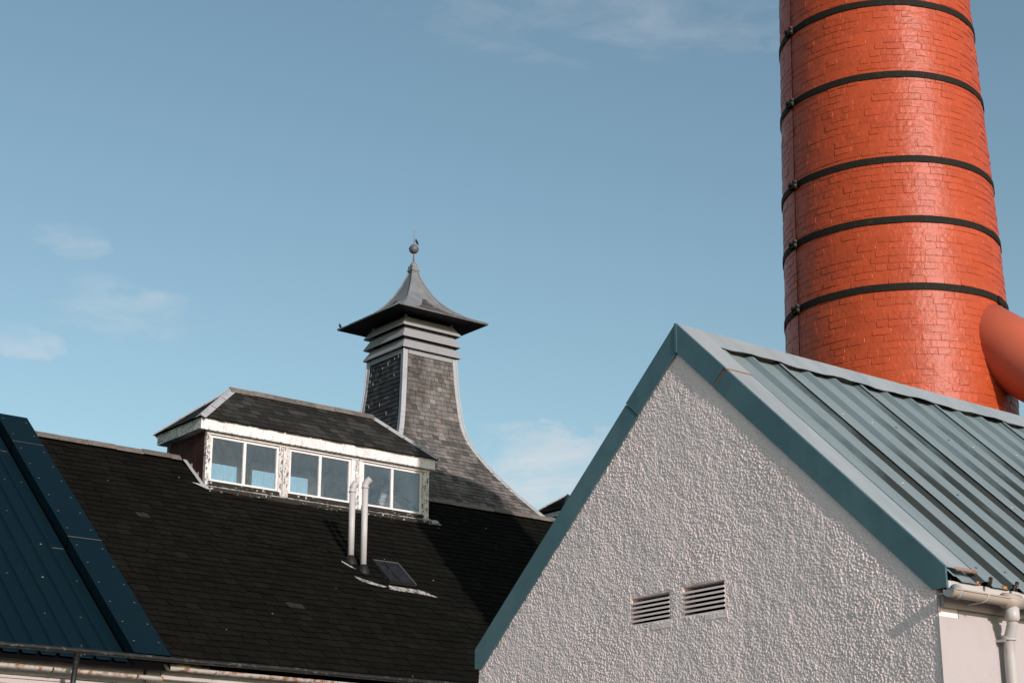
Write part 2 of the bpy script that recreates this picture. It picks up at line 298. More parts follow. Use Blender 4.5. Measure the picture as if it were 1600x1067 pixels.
# roughcast gable: a real pebble-dashed height field
c = .0037; ys = np.arange(YR, YL + c, c); zs = np.arange(2.45, 5.50, c)
YY, ZZ = np.meshgrid(ys, zs, indexing='ij')
def cells(Y, Z, gs, seed):
    rs = np.random.RandomState(seed); n1, n2 = int((YL - YR) / gs) + 6, int(3.3 / gs) + 6
    px, pz, pr = rs.rand(n1, n2), rs.rand(n1, n2), rs.rand(n1, n2) ** 1.6
    iy = ((Y - YR) / gs).astype(int) + 1; iz = ((Z - 2.4) / gs).astype(int) + 1; h = np.zeros_like(Y)
    for a in (-1, 0, 1):
        for b in (-1, 0, 1):
            j, k = iy + a, iz + b
            cy = YR + (j - 1 + px[j, k]) * gs; cz = 2.4 + (k - 1 + pz[j, k]) * gs; r = gs * (.32 + .5 * pr[j, k])
            d2 = ((Y - cy) ** 2 + (Z - cz) ** 2) / r ** 2
            h = np.maximum(h, np.sqrt(np.clip(1 - d2, 0, 1)) * r)
    return h
def vnoise(Y, Z, s, seed):
    rs = np.random.RandomState(seed); n = rs.rand(200, 200); y, z = (Y - YR) / s, (Z - 2.4) / s
    i, j = y.astype(int), z.astype(int); fy, fz = y - i, z - j; fy = fy * fy * (3 - 2 * fy); fz = fz * fz * (3 - 2 * fz)
    return (n[i, j] * (1 - fy) + n[i + 1, j] * fy) * (1 - fz) + (n[i, j + 1] * (1 - fy) + n[i + 1, j + 1] * fy) * fz
amp = .44 + .46 * vnoise(YY, ZZ, .13, 5) * vnoise(YY, ZZ, .5, 6) * 1.6
H = amp * (.72 * cells(YY, ZZ, .0125, 1) + .34 * cells(YY, ZZ, .0080, 2)) + .0035 * vnoise(YY, ZZ, .05, 3) + .008 * vnoise(YY, ZZ, .4, 4)
for (a, b, z0, z1) in vents:      # smooth mortar round and below each vent
    m_ = (YY > a - .010) & (YY < b + .010) & (ZZ > z0 - .010) & (ZZ < z1 + .010); H = np.where(m_, .008, H)
    m_ = (YY > a - .02) & (YY < (a + b) / 2) & (ZZ > z0 - .06) & (ZZ <= z0 - .015); H = np.where(m_, H * .4 + .008, H)
XX = XG - H
ny, nz = YY.shape; idx = np.arange(ny * nz).reshape(ny, nz)
cy = (YY[:-1, :-1] + YY[1:, 1:]) / 2; cz = (ZZ[:-1, :-1] + ZZ[1:, 1:]) / 2
ok = cz < np.where(cy < YA, 5.585 - tR * (YA - cy), 5.585 - tL * (cy - YA)) - .10
for (a, b, z0, z1) in vents: ok &= ~((cy > a) & (cy < b) & (cz > z0) & (cz < z1))
quads = np.stack([idx[:-1, :-1], idx[:-1, 1:], idx[1:, 1:], idx[1:, :-1]], -1)[ok]
used = np.unique(quads); remap = np.full(ny * nz, -1); remap[used] = np.arange(len(used)); quads = remap[quads]
co = np.stack([XX.ravel(), YY.ravel(), ZZ.ravel()], -1)[used] - np.array([XG, 8.96, 0])
me = bpy.data.meshes.new('gable_wall'); me.vertices.add(len(co)); me.vertices.foreach_set('co', co.astype(np.float32).ravel())
me.loops.add(quads.size); me.loops.foreach_set('vertex_index', quads.astype(np.int32).ravel()); me.polygons.add(len(quads))
me.polygons.foreach_set('loop_start', np.arange(0, quads.size, 4, dtype=np.int32)); me.polygons.foreach_set('use_smooth', np.ones(len(quads), bool))
me.update(calc_edges=True); me.validate(); me.materials.append(m_harl)
o = bpy.data.objects.new('gable_wall', me); col.objects.link(o); o.parent = gb; WO[o.name] = (XG, 8.96, 0)
gw = o
# wall body behind (closed shell), lower plinth
g = G(); X1 = 15.5
for (a, b) in ((YR + .003, 8.30), (9.35, YL - .003)):
    g.prism([(XG + .004, a, 0), (XG + .004, b, 0), (XG + .004, b, zr(b) - .10), (XG + .004, a, zr(a) - .10)], (.18, 0, 0))
g.prism([(XG + .004, 8.30, 0), (XG + .004, 9.35, 0), (XG + .004, 9.35, 3.40), (XG + .004, 8.30, 3.40)], (.18, 0, 0))
g.prism([(XG + .004, 8.30, 3.72), (XG + .004, 9.35, 3.72), (XG + .004, 9.35, zr(9.35) - .1), (XG + .004, YA, 5.45), (XG + .004, 8.30, zr(8.3) - .1)], (.18, 0, 0))
g.box((XG + .0, YR + .01, 0), (XG + .003, YL - .01, 2.46))
build('wall_core', g, m_harl, gb)
g = G().box((XG - .016, YR - .012, 0), (X1, YR - .001, 3.20)); g.box((XG + .006, YR - .001, 0), (X1, YR + .19, 3.18)); g.box((XG + .19, YR + .002, 3.18), (X1, YR + .19, 3.44))
build('side_wall', g, m_render, gb)
build('rear_wall', G().box((XG + .01, YL - .2, 0), (X1, YL, 3.40)), m_wall, gb)
build('end_wall', G().prism([(X1, YR, 0), (X1, YL, 0), (X1, YL, 3.3), (X1, YA, 5.44), (X1, YR, 3.3)], (-.2, 0, 0)), m_wall, gb)
# vents
for (a, b, z0, z1) in vents:
    vt = build('wall_vent', G().box((XG + .10, a - .02, z0 - .02), (XG + .13, b + .02, z1 + .02)).box((XG - .007, a - .007, z0 - .015), (XG + .10, a, z1 + .012)).box((XG - .007, b, z0 - .010), (XG + .10, b + .007, z1 + .012))
               .box((XG - .006, a, z0 - .008), (XG + .10, b, z0)).box((XG - .006, a, z1), (XG + .10, b, z1 + .006)), [m_black], gb)
    vt.data.materials.clear(); vt.data.materials.append(m_harl); vt.data.materials.append(m_black)
    vt.data.polygons.foreach_set('material_index', [1] * 6 + [0] * (len(vt.data.polygons) - 6))
    n = 6; p = (z1 - z0) / n
    for k in range(n):
        zb = z0 + p * k + p * .52; 
        if k == n - 1: continue
        g = G().prism([(XG - .012, a + .002, zb), (XG - .012, a + .002, zb + p * .46), (XG + .06, a + .002, zb + p * .9), (XG + .06, a + .002, zb + p * .55)], (0, b - a - .004, 0))
        build('vent_slat', g, m_harl, vt)
# metal roof panels with trapezoid ribs (right slope), plain on the hidden slope
XV0, XV1 = 8.45, 8.705
def rp(x, y, h=0., side=1):   # point on right slope: x, y, height normal to the slope
    n = V((0, -tR, 1)).normalized() if side > 0 else V((0, tL, 1)).normalized()
    return V((x, y, zr(y))) + n * h
PER = .302; xs0 = 8.775
CR = -.014; PN = -.044
k = 0; x = xs0 - PER
while x < X1 - .1:
    g = G(); prof = []
    for q in range(3):
        xx = x + q * PER
        prof += [(xx, CR, 0), (xx + .024, CR, 0), (xx + .105, PN, 0), (xx + .180, PN + .0015, 0), (xx + .252, PN, 1)]
    prof += [(x + 3 * PER, CR - .003, 0)]
    if k > 0: prof = [(x - .012, CR + .004, 0)] + [(x + .024, CR + .005, 0)] + prof[2:]
    ya, yb = 6.44, 8.66
    for (xa, ha, m1), (xb, hb, m2) in zip(prof, prof[1:]):
        g.add([rp(xa, ya, ha), rp(xb, ya, hb), rp(xb, yb, hb), rp(xa, yb, ha)], [(0, 1, 2, 3)], .5, m1)
        g.add([rp(xa, ya, ha - .0012), rp(xb, ya, hb - .0012), rp(xb, yb, hb - .0012), rp(xa, yb, ha - .0012)], [(3, 2, 1, 0)], .5, m1)
        g.add([rp(xa, ya, ha - .0012), rp(xb, ya, hb - .0012), rp(xb, ya, hb), rp(xa, ya, ha)], [(0, 1, 2, 3)], .5, 0)
    pn = build('roof_panel', g, [m_sheet, m_algae], gb)
    for q in range(3):
        for y_ in (6.60, 7.35, 8.10):
            if R() < .4: continue
            p = rp(x + q * PER + .15 + U(-.012, .012), y_ + U(-.02, .02), PN)
            build('screw', G().lathe([(.0, .008), (.006, .007), (.007, .003), (.011, .002), (.011, -.002)], tuple(p), 8), m_pvc if R() < .5 else m_screw, pn)
    x += 3 * PER; k += 1
g = G().add([rp(XV0 + .1, YA - .04, -.07), rp(X1, YA - .04, -.07), rp(X1, 6.50, -.07), rp(XV0 + .1, 6.50, -.07)], [(0, 1, 2, 3)])
g.add([rp(XV0 + .1, YA - .04, -.085), rp(X1, YA - .04, -.085), rp(X1, 6.50, -.085), rp(XV0 + .1, 6.50, -.085)], [(3, 2, 1, 0)])
build('roof_deck', g, m_black, gb)
g = G().prism([rp(XV0 + .03, YA, -.02, -1), rp(X1, YA, -.02, -1), rp(X1, 11.14, -.02, -1), rp(XV0 + .03, 11.14, -.02, -1)], (0, -.004, -.03))
build('rear_roof_slope', g, m_sheet, gb)
# verge flashings: two lengths each side; face towards -X and a pale flange on the roof
def verge(y0, y1, face_mat, end_eave, dz0=.0):
    s = 1 if y1 < YA + 1e-6 and y0 < YA else -1
    g = G()
    def zt(y): return zr(y) + .004 + dz0
    def zb(y): return zr(y) - .222 + dz0
    if end_eave:       # foot of the verge: a plumb end cut
        ye = y0 if s > 0 else y1; yi = ye + (.105 if s > 0 else -.075)
        dpt = .125 if s > 0 else .152
        yo = y1 if s > 0 else y0
        yq = yo + (.122 if s > 0 else -.125); pts = [(yo, zt(yo)), (ye, zt(ye)), (ye, zt(ye) - dpt), (yi, zb(yi)), (yq, zb(yq))]
    else: pts = [(y0, zt(y0)), (y1, zt(y1)), (y1 - (.125 if s < 0 else 0), zb(y1 - (.125 if s < 0 else 0))), (y0 + (.122 if s > 0 else 0), zb(y0 + (.122 if s > 0 else 0)))]
    if s < 0: pts = pts
    x0 = XV0 - (.004 if dz0 else 0)
    g.prism([(x0, y, z) for y, z in pts], (.016, 0, 0), .5, 0)
    a, b = min(y0, y1), max(y0, y1)
    f = [rp(x0 + .016, a, .002, s), rp(XV1, a, .002, s), rp(XV1, b, .002, s), rp(x0 + .016, b, .002, s)]
    n = V((0, -tR, 1)).normalized() if s > 0 else V((0, tL, 1)).normalized()
    g.prism([p + n * (dz0 * .6) for p in f], n * .004, .5, 1)
    return build('verge_flashing', g, [m_cladblue, m_flange], gb)
JR, JL = 8.250, 9.290
verge(6.49, JR, None, True); verge(JR + .004, YA - .002, None, False, .006)
v2 = verge(YA + .002, JL, None, False, .006); verge(JL + .004, 11.138, None, True)
g = G().box((XV0 - .010, YA - .012, 5.585 - .215), (XV0 + .01, YA + .010, 5.585 + .006)); build('apex_joint', g, m_cladblue, gb)
n_ = V((0, -tR, 1)).normalized()
g = G().prism([rp(XV0 - .006, JR - .010, .004), rp(XV1 + .002, JR - .010, .004), rp(XV1 + .002, JR + .006, .004), rp(XV0 - .006, JR + .006, .004)], n_ * .004)
g.prism([(XV0 - .007, JR - .005, zr(JR)), (XV0 - .007, JR + .001, zr(JR)), (XV0 - .007, JR + .122, zr(JR + .122) - .215), (XV0 - .007, JR + .116, zr(JR + .116) - .215)], (.006, 0, 0))
build('lap_strip', g, m_cut, gb)
g = G().prism([rp(XV1 - .16, 6.482, -.004), rp(XV1 + .05, 6.482, -.004), rp(XV1 + .05, 6.50, .004), rp(XV1 - .16, 6.50, .004)], n_ * .004); build('flange_lip', g, m_cut, gb)
# ridge capping with a gently waved free edge
g = G(); xs = np.arange(XV0 + .004, X1, .1); top = []
for xx in xs:
    w = .006 * math.sin(xx * 7.0) + .004 * math.sin(xx * 19)
    top.append([rp(xx, YA - .012, .006), V((xx, YA, 5.594)), rp(xx, YA - .170, .006 + w), V((xx, YA, 5.594)), rp(xx, YA + .19, .004, -1)])
for a, b in zip(top, top[1:]):
    for i, j in ((2, 0), (0, 1), (1, 4)):
        g.add([a[i], b[i], b[j], a[j]], [(0, 1, 2, 3)], .5, 0)
    dn = n_ * -.004
    g.add([a[2] + dn, b[2] + dn, b[0] + dn, a[0] + dn], [(3, 2, 1, 0)]); g.add([a[2], b[2], b[2] + dn, a[2] + dn], [(3, 2, 1, 0)])
o = build('ridge_capping', g, m_flange, gb)
for q, xx in enumerate(np.arange(xs0 + .03, 13.5, PER)):     # foam fillers, some missing
    if q in (3, 5, 6, 7, 8, 10, 12, 13): continue
    g = G().prism([rp(xx + .0, YA - .135, -.010), rp(xx + .078, YA - .135, PN + .002), rp(xx + .228, YA - .135, PN + .002), rp(xx + .262, YA - .135, -.010), rp(xx + .15, YA - .135, -.002)], (0, .06, .056))
    build('foam_filler', g, m_foam, gb)
g = G().box((XV0 + .05, YA - .06, 5.30), (X1, YA + .06, 5.50)); build('ridge_dark_closure', g, m_black, gb)  # black block added under the ridge to darken the gaps below the capping
# eaves: board, gutter, brackets, downpipe
build('eaves_board', G().box((8.468, 6.488, 3.340), (X1, 6.503, 3.402)), m_pvc, gb)
build('soffit', G().box((XG - .005, 6.507, 3.322), (X1, YR - .014, 3.335)).box((XG + .01, YR - .034, 3.255), (X1, YR - .013, 3.322)), m_boards, gb)
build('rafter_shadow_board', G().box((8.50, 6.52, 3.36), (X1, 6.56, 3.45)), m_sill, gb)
xx = 8.72
while xx < 11:
    build('batten_end', G().box((xx, 6.47, 3.403), (xx + .036, 6.52, 3.420)), m_wood, gb)
    build('eaves_clip', G().tube([(xx + .085, 6.45, 3.395), (xx + .085, 6.435, 3.42), (xx + .10, 6.44, 3.446)], .013, 8), m_sill, gb, smooth=True); xx += .262
def gutter(x0, x1, y, z0, z1, r, mat, parent, name='gutter'):
    g = G(); n = 10; st = [(x0, z0), (x1, z1)]
    for r_, rev in ((r, 0), (r - .004, 1)):
        for i in range(n):
            a, b = math.pi + math.pi * i / n, math.pi + math.pi * (i + 1) / n
            q = [(x0, y + r_ * math.cos(a), z0 + r_ * math.sin(a)), (x1, y + r_ * math.cos(a), z1 + r_ * math.sin(a)), (x1, y + r_ * math.cos(b), z1 + r_ * math.sin(b)), (x0, y + r_ * math.cos(b), z0 + r_ * math.sin(b))]
            g.add(q if not rev else q[::-1], [(0, 1, 2, 3)])
    for s in (-1, 1): g.tube([(x0, y + s * r, z0), (x1, y + s * r, z1)], .006, 6)
    return build(name, g, mat, parent, smooth=True)
gu = gutter(8.405, X1, 6.437, 3.332, 3.322, .043, m_gutter, gb)
def bracket(xx, zc): 
    pts = [(xx + .02 - .03 * (a - 175) / 185, 6.437 + .047 * math.cos(math.radians(a)), zc + .047 * math.sin(math.radians(a))) for a in range(175, 361, 15)]
    g = G().tube(pts, .0055, 6); g.tube([pts[7], (xx - .06, 6.49, zc - .062)], .004, 6); return g
for xx, zc in ((8.70, 3.332), (9.9, 3.329), (11.2, 3.326)): build('gutter_bracket', bracket(xx, zc), m_pvc, gu, smooth=True)
build('end_cap', G().prism([(8.404, 6.437 + .043 * math.cos(math.pi * (1 + i / 8)), 3.332 + .043 * math.sin(math.pi * (1 + i / 8))) for i in range(9)], (-.006, 0, 0)), m_lead, gu)
build('union_clip', G().tube([(8.455 + 0, 6.437, 3.326), (8.475, 6.437, 3.326)], .046, 16), m_lead, gu, smooth=True)
build('gutter_outlet', G().tube([(8.93, 6.437, 3.322), (9.07, 6.437, 3.322)], .048, 16), m_gutter, gu, smooth=True)
dp = build('downpipe', G().tube([(9.0, 6.437, 3.29), (9.003, 6.445, 3.18), (9.035, 6.50, 3.10), (9.04, 6.51, 3.0), (9.04, 6.51, .05)], .034, 16), m_pvc, gb, smooth=True)
build('collar', G().lathe([(.034, .012), (.045, .01), (.045, -.055), (.036, -.07)], (9.0, 6.438, 3.27), 18), m_pvc, dp, smooth=True)
build('collar', G().lathe([(.035, .0), (.043, -.005), (.043, -.03), (.035, -.035)], (9.034, 6.50, 3.125), 18).box((8.99, 6.50, 3.085), (9.085, 6.57, 3.10)), m_pvc, dp)
build('collar', G().lathe([(.035, .0), (.043, -.005), (.043, -.03), (.035, -.035)], (9.04, 6.51, 1.6), 18), m_pvc, dp, smooth=True)

# ================================================================== SLATED BUILDING (middle)
SL = .8; YRG, ZRG = 33.40, 10.640; YE = 26.84
NRM = V((0, -SL, 1)).normalized()
def ms(x, y, h=0.): return V((x, y, ZRG + SL * (y - YRG))) + NRM * h
LX0, LX1, LY0, LY1 = 17.39, 23.27, 32.53, 34.27        # lantern body
sb = thing('slate_roofed_building', (20, 30, 0), 'long building under a dark slate roof with a stone tiled ridge', 'building')
XA, XB = 13.55, 36.0
g = G(); dk = -.012
def quad(x0, y0, x1, y1): g.add([ms(x0, y0, dk), ms(x1, y0, dk), ms(x1, y1, dk), ms(x0, y1, dk)], [(0, 1, 2, 3)])
quad(XA, YE, XB, LY0 + .03); quad(XA, LY0 + .03, LX0 + .03, YRG); quad(LX1 - .03, LY0 + .03, XB, YRG)
def bk(x, y): return V((x, y, ZRG - .01 - SL * (y - YRG)))
for (a, b, c_, d) in ((XA, YRG, LX0 + .03, LY1), (LX1 - .03, YRG, XB, LY1), (XA, LY1, XB, 39.9)):
    g.add([bk(a, b), bk(c_, b), bk(c_, d), bk(a, d)], [(0, 1, 2, 3)])
rf = build('roof', g, m_deck, sb)
g = G().box((XA, 26.98, 0), (XB, 27.2, 5.30)).box((XA, 39.7, 0), (XB, 39.9, 5.3)); g.prism([(XB, 27, 0), (XB, 39.9, 0), (XB, 39.9, 5.3), (XB, YRG, ZRG - .1), (XB, 27, 5.3)], (-.2, 0, 0))
g.prism([(XA, 27, 0), (XA, 39.9, 0), (XA, 39.9, 5.3), (XA, YRG, ZRG - .1), (XA, 27, 5.3)], (.2, 0, 0))
build('wall', g, m_wall, sb)
def surf_main(u, v): return ms(u, YE + v / 1.2806, 0), NRM
LEN = (YRG - YE) * 1.2806
PIPES = [(19.83, 30.47), (19.97, 30.20)]
def skip_main(u, v):
    y = YE + v / 1.2806
    return (LX0 - .02 < u < LX1 + .02 and y > LY0 - .01)
def tone_main(u, v):
    t = min(.88, max(0, random.gauss(.45, .15)));  return 1.0 if R() < .0015 else t
pcs = slating(surf_main, -.06, LEN - .03, lambda v: (13.72, 31), .215, .30, .012, skip_main, cut=.6, jit=.024, gap=.010, tonef=tone_main, lift=.010)
make_pieces(pcs, 'slate', m_slate, rf, 300, vis=lambda p: p[1][0].x < 23.0 - (p[1][0].y - 30) * -.3 and p[1][0].x > 13.8)
def ridge_tiles(x0, x1, y, z, L, w, th, parent, mat, slope):
    xx = x0; nm = 'ridge_tile'
    while xx < x1 - .05:
        e = min(xx + L * U(.94, 1.06), x1); j = U(-.008, .008); s = slope
        g = G(); c1, c2 = (xx, xx + .0), (e - .006, e)
        for (a, b, up) in ((xx, e - .008, 0.),):
            P = [(y - w, z - w * s + .012), (y - .02, z + .030), (y + .02, z + .030), (y + w, z - w * s + .012), (y + w, z - w * s + .012 - th), (y, z - .01), (y - w, z - w * s + .012 - th)]
            g.prism([(a, py, pz + j) for py, pz in P], (b - a, 0, 0), R())
        o = build(nm, g, mat, parent); xx = e
ridge_tiles(13.76, LX0 - .15, YRG, ZRG + .085, .62, .125, .03, sb, m_ridge, SL * .8)
ridge_tiles(LX1 + .12, 31.0, YRG, ZRG + .085, .62, .125, .03, sb, m_ridge, SL * .8)
# eaves gutter + boards
g2 = gutter(13.85, 31, 26.78, 5.285, 5.245, .062, m_gutter_l, sb)
for xx in np.arange(14.75, 30, 1.9): build('gutter_bracket', G().tube([(xx, 26.78 + .067 * math.cos(math.radians(a)), 5.28 + .067 * math.sin(math.radians(a))) for a in range(180, 361, 20)], .010, 6), m_pvc, g2, smooth=True)
build('eaves_board', G().box((13.8, 26.93, 5.08), (XB, 26.975, 5.27)), m_wall, sb)
# skylight and flashings, set in the slope
sk = build('roof_light', G().prism([ms(20.38, 29.83, .03), ms(21.05, 29.83, .03), ms(21.05, 30.54, .03), ms(20.38, 30.54, .03)], NRM * .035), m_sill, sb)
fw = .035
for (a, b, c_, d) in ((20.38, 29.83, 20.38 + fw, 30.54), (21.05 - fw, 29.83, 21.05, 30.54), (20.415, 29.83, 21.015, 29.83 + fw), (20.415, 30.54 - fw, 21.015, 30.54), (20.66, 29.87, 20.685, 30.50)):
    build('frame_bar', G().prism([ms(a, b, .066), ms(c_, b, .066), ms(c_, d, .066), ms(a, d, .066)], NRM * .022), m_screw if a > 21.0 or b > 30.4 else m_iron, sk)
for a, b in ((20.415, 20.66), (20.685, 21.015)):
    build('pane', G().prism([ms(a, 29.865, .067), ms(b, 29.865, .067), ms(b, 30.505, .067), ms(a, 30.505, .067)], NRM * .006), m_skyl, sk)
def lead_patch(pts, mat, name='lead_flashing', h=.032, parent=sb):
    return build(name, G().prism([ms(x, y, h) for x, y in pts], NRM * .006), mat, parent)
lead_patch([(20.24, 29.63), (20.45, 29.60), (20.9, 29.60), (21.16, 29.57), (21.40, 29.54), (21.22, 29.66), (21.06, 29.72), (20.66, 29.73), (20.3, 29.75)], m_apron)
lead_patch([(19.60, 29.80), (19.85, 29.71), (20.10, 29.66), (20.22, 29.69), (20.02, 29.76), (19.72, 29.85), (19.55, 29.93)], m_apron)
lead_patch([(19.52, 30.36), (19.66, 30.22), (19.76, 30.16), (19.72, 30.24), (19.64, 30.31), (19.55, 30.40)], m_apron)
for q in range(15):      # chips of mortar and lichen lying on the slates
    x_, y_ = U(14.5, 25), U(27.2, 33.0)
    if skip_main(x_, (y_ - YE) * 1.2806): continue
    s_ = U(.008, .022); lead_patch([(x_, y_), (x_ + s_ * 1.6, y_ + s_ * .3), (x_ + s_, y_ + s_), (x_ - s_ * .4, y_ + s_ * .8)], m_mortar, 'mortar_chip', .034)
# flue pipes
def flue(x, y, top, lab, bend):
    z = ms(x, y).z; t = thing('flue_pipe', (x, y, z), lab, 'flue pipe', 'twin flue pipes on the slate roof')
    zt = top - .20
    build('pipe', G().tube([(x, y, z - .05), (x, y, zt)], .066, 20), m_flue, t, smooth=True)
    k_ = V(bend); base_ = V((x, y, zt)); b1 = base_ + V((0, 0, .075)); b2 = b1 + k_ * .45 + V((0, 0, .035)); b3 = b1 + k_ + V((0, 0, .075))
    build('elbow', G().tube([base_, b1, b2, b3], [.072, .073, .073, .076], 20, cap=False).tube([b3 - k_ * .3, b3 - k_ * .25], .066, 20), m_flue, t, smooth=True)
    build('socket_rim', G().lathe([(.068, -.03), (.078, -.028), (.078, .01), (.070, .014)], (x, y, zt), 20), m_flue, t, smooth=True)
    build('storm_collar', G().lathe([(.069, .09), (.075, .085), (.15, -.10), (.15, -.13)], (x, y, z + .04), 20), m_collar, t, smooth=True)
flue(*PIPES[0], 10.0, 'left one of two white flue pipes before the roof lantern, higher up the slope', (.055, -.02, .02))
flue(*PIPES[1], 10.06, 'right of the two white flue pipes, with the bigger angled elbow, beside the skylight', (.085, -.065, .03))

# ================================================================== ROOF LANTERN
ln = thing('roof_lantern', (20.33, 33.4, 9.9), 'white framed roof lantern with three twin-pane windows and peeling paint astride the slate ridge', 'roof lantern')
def window(x0, x1, z0, z1, y, s):      # s=-1 faces the yard
    w = build('window', G().box((x0, y - .03, z1 - .055), (x1, y + .03, z1)).box((x0, y - .03, z0), (x1, y + .03, z0 + .04)).box((x0, y - .03, z0 + .04), (x0 + .05, y + .03, z1 - .055)).box((x1 - .05, y - .03, z0 + .04), (x1, y + .03, z1 - .055)), m_whitec, ln)
    xm = (x0 + x1) / 2
    build('mullion', G().box((xm - .032, y - .028, z0 + .04), (xm + .032, y + .028, z1 - .055)), m_whitec, w)
    for a, b in ((x0 + .05, xm - .032), (xm + .032, x1 - .05)):
        build('pane', G().box((a, y - .003, z0 + .04), (b, y + .003, z1 - .055)), m_glass, w)
for (a, b) in ((17.50, 19.20), (19.47, 21.10), (21.41, 23.08)):
    window(a, b, 10.075, 11.085, LY0 + .02, -1); window(a, b, 10.075, 11.0, LY1 - .02, 1)
    build('sill', G().prism([(a - .02, LY0 - .075, 9.975), (a - .02, LY0 - .075, 10.05), (a - .02, LY0 + .05, 10.073), (a - .02, LY0 + .05, 10.0)], (b - a + .04, 0, 0)), m_sill, ln)
for k, (a, b) in enumerate(((LX0, 17.498), (19.202, 19.468), (21.102, 21.408), (23.082, LX1))):
    for (y0, y1) in ((LY0 - .035, LY0 + .06), (LY1 - .06, LY1 + .035)):
        build('post', G().box((a, y0, 9.93), (b, y1, 11.16)), m_whitep if k in (0, 1, 3) else m_white, ln)
    if k in (1, 2):
        build('post', G().box(((a + b) / 2 - .045, LY0 - .065, 9.95), ((a + b) / 2 + .045, LY0 - .036, 11.14)), m_whitep, ln)
build('head_rail', G().box((LX0 - .01, LY0 - .055, 11.087), (LX1 + .01, LY0 + .03, 11.17)), m_white, ln)
build('head_rail', G().box((LX0, LY1 - .03, 11.002), (LX1, LY1 + .05, 11.17)), m_white, ln)
build('base_board', G().box((LX0, LY0 - .01, 9.90), (LX1, LY0 + .05, 10.0)), m_sill, ln); build('base_board', G().box((LX0, LY1 - .05, 9.90), (LX1, LY1 + .01, 10.075)), m_sill, ln)
# cheeks: weathered vertical boards
for (xc, dx) in ((LX0 + .012, -.02), (LX1 - .012, .02)):
    g = G(); y = LY0 + .06
    while y < LY1 - .07:
        e = min(y + .098, LY1 - .06); lo = ZRG - SL * abs((y + e) / 2 - YRG) - .12
        g.box((min(xc, xc + dx) - U(0, .004), y, lo), (max(xc, xc + dx), e - .008, 11.13), R()); y = e
    g.box((xc - .004, LY0 + .05, 9.9), (xc + .004, LY1 - .05, 11.13), .2)
    build('cheek_boarding', g, m_redwood, ln, kind='stuff')
# fascias
FX0, FX1, FY0, FY1, FZ0, FZ1 = 17.18, 23.36, 32.395, 34.405, 11.165, 11.405
for nm, a, b, mt in (('fascia', (FX0, FY0, FZ0), (FX1, FY0 + .025, FZ1), m_white), ('fascia', (FX0, FY1 - .025, FZ0), (FX1, FY1, FZ1), m_white), ('fascia', (FX0, FY0 + .026, FZ0), (FX0 + .025, FY1 - .026, FZ1), m_whitep), ('fascia', (FX1 - .025, FY0 + .026, FZ0), (FX1, FY1 - .026, FZ1), m_whitep)):
    build(nm, G().box(a, b), mt, ln)
build('soffit', G().box((FX0 + .026, FY0 + .026, FZ0 + .012), (FX1 - .026, FY1 - .026, FZ0 + .03)), m_inside, ln)
build('fascia_foot', G().box((FX0 - .004, FY0 - .012, FZ0 - .022), (FX1 + .004, FY0 + .02, FZ0 - .001)), m_whitep, ln)
EX0, EX1, EY0, EY1, EZ = 17.13, 23.41, 32.345, 34.455, 11.405
RX0, RX1, RZ = 18.40, 22.24, 12.43
A_, B_, C_, D_, E_, F_ = V((EX0, EY0, EZ)), V((EX1, EY0, EZ)), V((EX1, EY1, EZ)), V((EX0, EY1, EZ)), V((RX0, YRG, RZ)), V((RX1, YRG, RZ))
lr = build('roof', G().add([A_, B_, C_, D_, E_, F_], [(0, 1, 5, 4), (1, 2, 5), (2, 3, 4, 5), (3, 0, 4), (3, 2, 1, 0)]), m_deck, ln)
def face_surf(p0, p1, q0, q1):         # eave p0-p1, top q0-q1
    ex = (p1 - p0).normalized(); up = (q0 - p0) - ex * (q0 - p0).dot(ex); Ls = up.length; up.normalize(); n = ex.cross(up)
    if n.z < 0: n = -n
    aL, aR = (q0 - p0).dot(ex), (q1 - p0).dot(ex); W = (p1 - p0).length
    return (lambda u, v: (p0 + ex * u + up * v, n)), Ls, (lambda v: (aL * min(v / Ls, 1), W + (aR - W) * min(v / Ls, 1)))
for (p0, p1, q0, q1) in ((A_, B_, E_, F_), (D_, A_, E_, E_), (B_, C_, F_, F_), (C_, D_, F_, E_)):
    sf, Ls, bd = face_surf(p0, p1, q0, q1)
    make_pieces(slating(sf, -.03, Ls - .02, bd, .185, .27, .008, None, cut=.35, jit=.012), 'slate', m_slatel, lr, 110 if p0 is A_ else (40 if p0 is D_ else 0))
ridge_tiles(RX0 - .02, RX1 + .02, YRG, RZ + .055, .55, .10, .025, ln, m_ridge, .9)
def hip(p, q, nA, nB, mat, parent, w=.10, nseg=3, th=.018, clips=True, roll=.022):
    """folded lead hip between two roof faces: strips on each face and a roll on top"""
    d = (q - p); L = d.length; d.normalize()
    sA = nA.cross(d).normalized(); sB = nB.cross(d).normalized()
    cen = nA + nB
    if sA.dot(nB) > 0: sA = -sA
    if sB.dot(nA) > 0: sB = -sB
    for k in range(nseg):
        a, b = p + d * (L * k / nseg), p + d * (L * (k + 1) / nseg + (.02 if k < nseg - 1 else 0)); lift = .004 * (k % 2)
        g = G()
        for s, n in ((sA, nA), (sB, nB)):
            q4 = [a + n * (th + lift), b + n * (th + lift + .003), b + s * w + n * (th + lift + .003), a + s * w + n * (th + lift)]
            g.prism(q4, n * .006)
        r_ = cen.normalized() * (th + .012 + lift); g.tube([a + r_, b + r_], roll, 8)
        o = build('hip_flashing', g, mat, parent)
        if clips and k > 0:
            gg = G()
            for s, n in ((sA, nA), (sB, nB)):
                c0 = a + d * .0; gg.prism([c0 + n * (th + .012), c0 + d * .03 + n * (th + .012), c0 + d * .03 + s * (w + .004) + n * (th + .012), c0 + s * (w + .004) + n * (th + .012)], n * .004)
            build('lead_clip', gg, m_cop, o)
def nrm(a, b, c_):
    n = (b - a).cross(c_ - a).normalized(); return n if n.z > 0 else -n
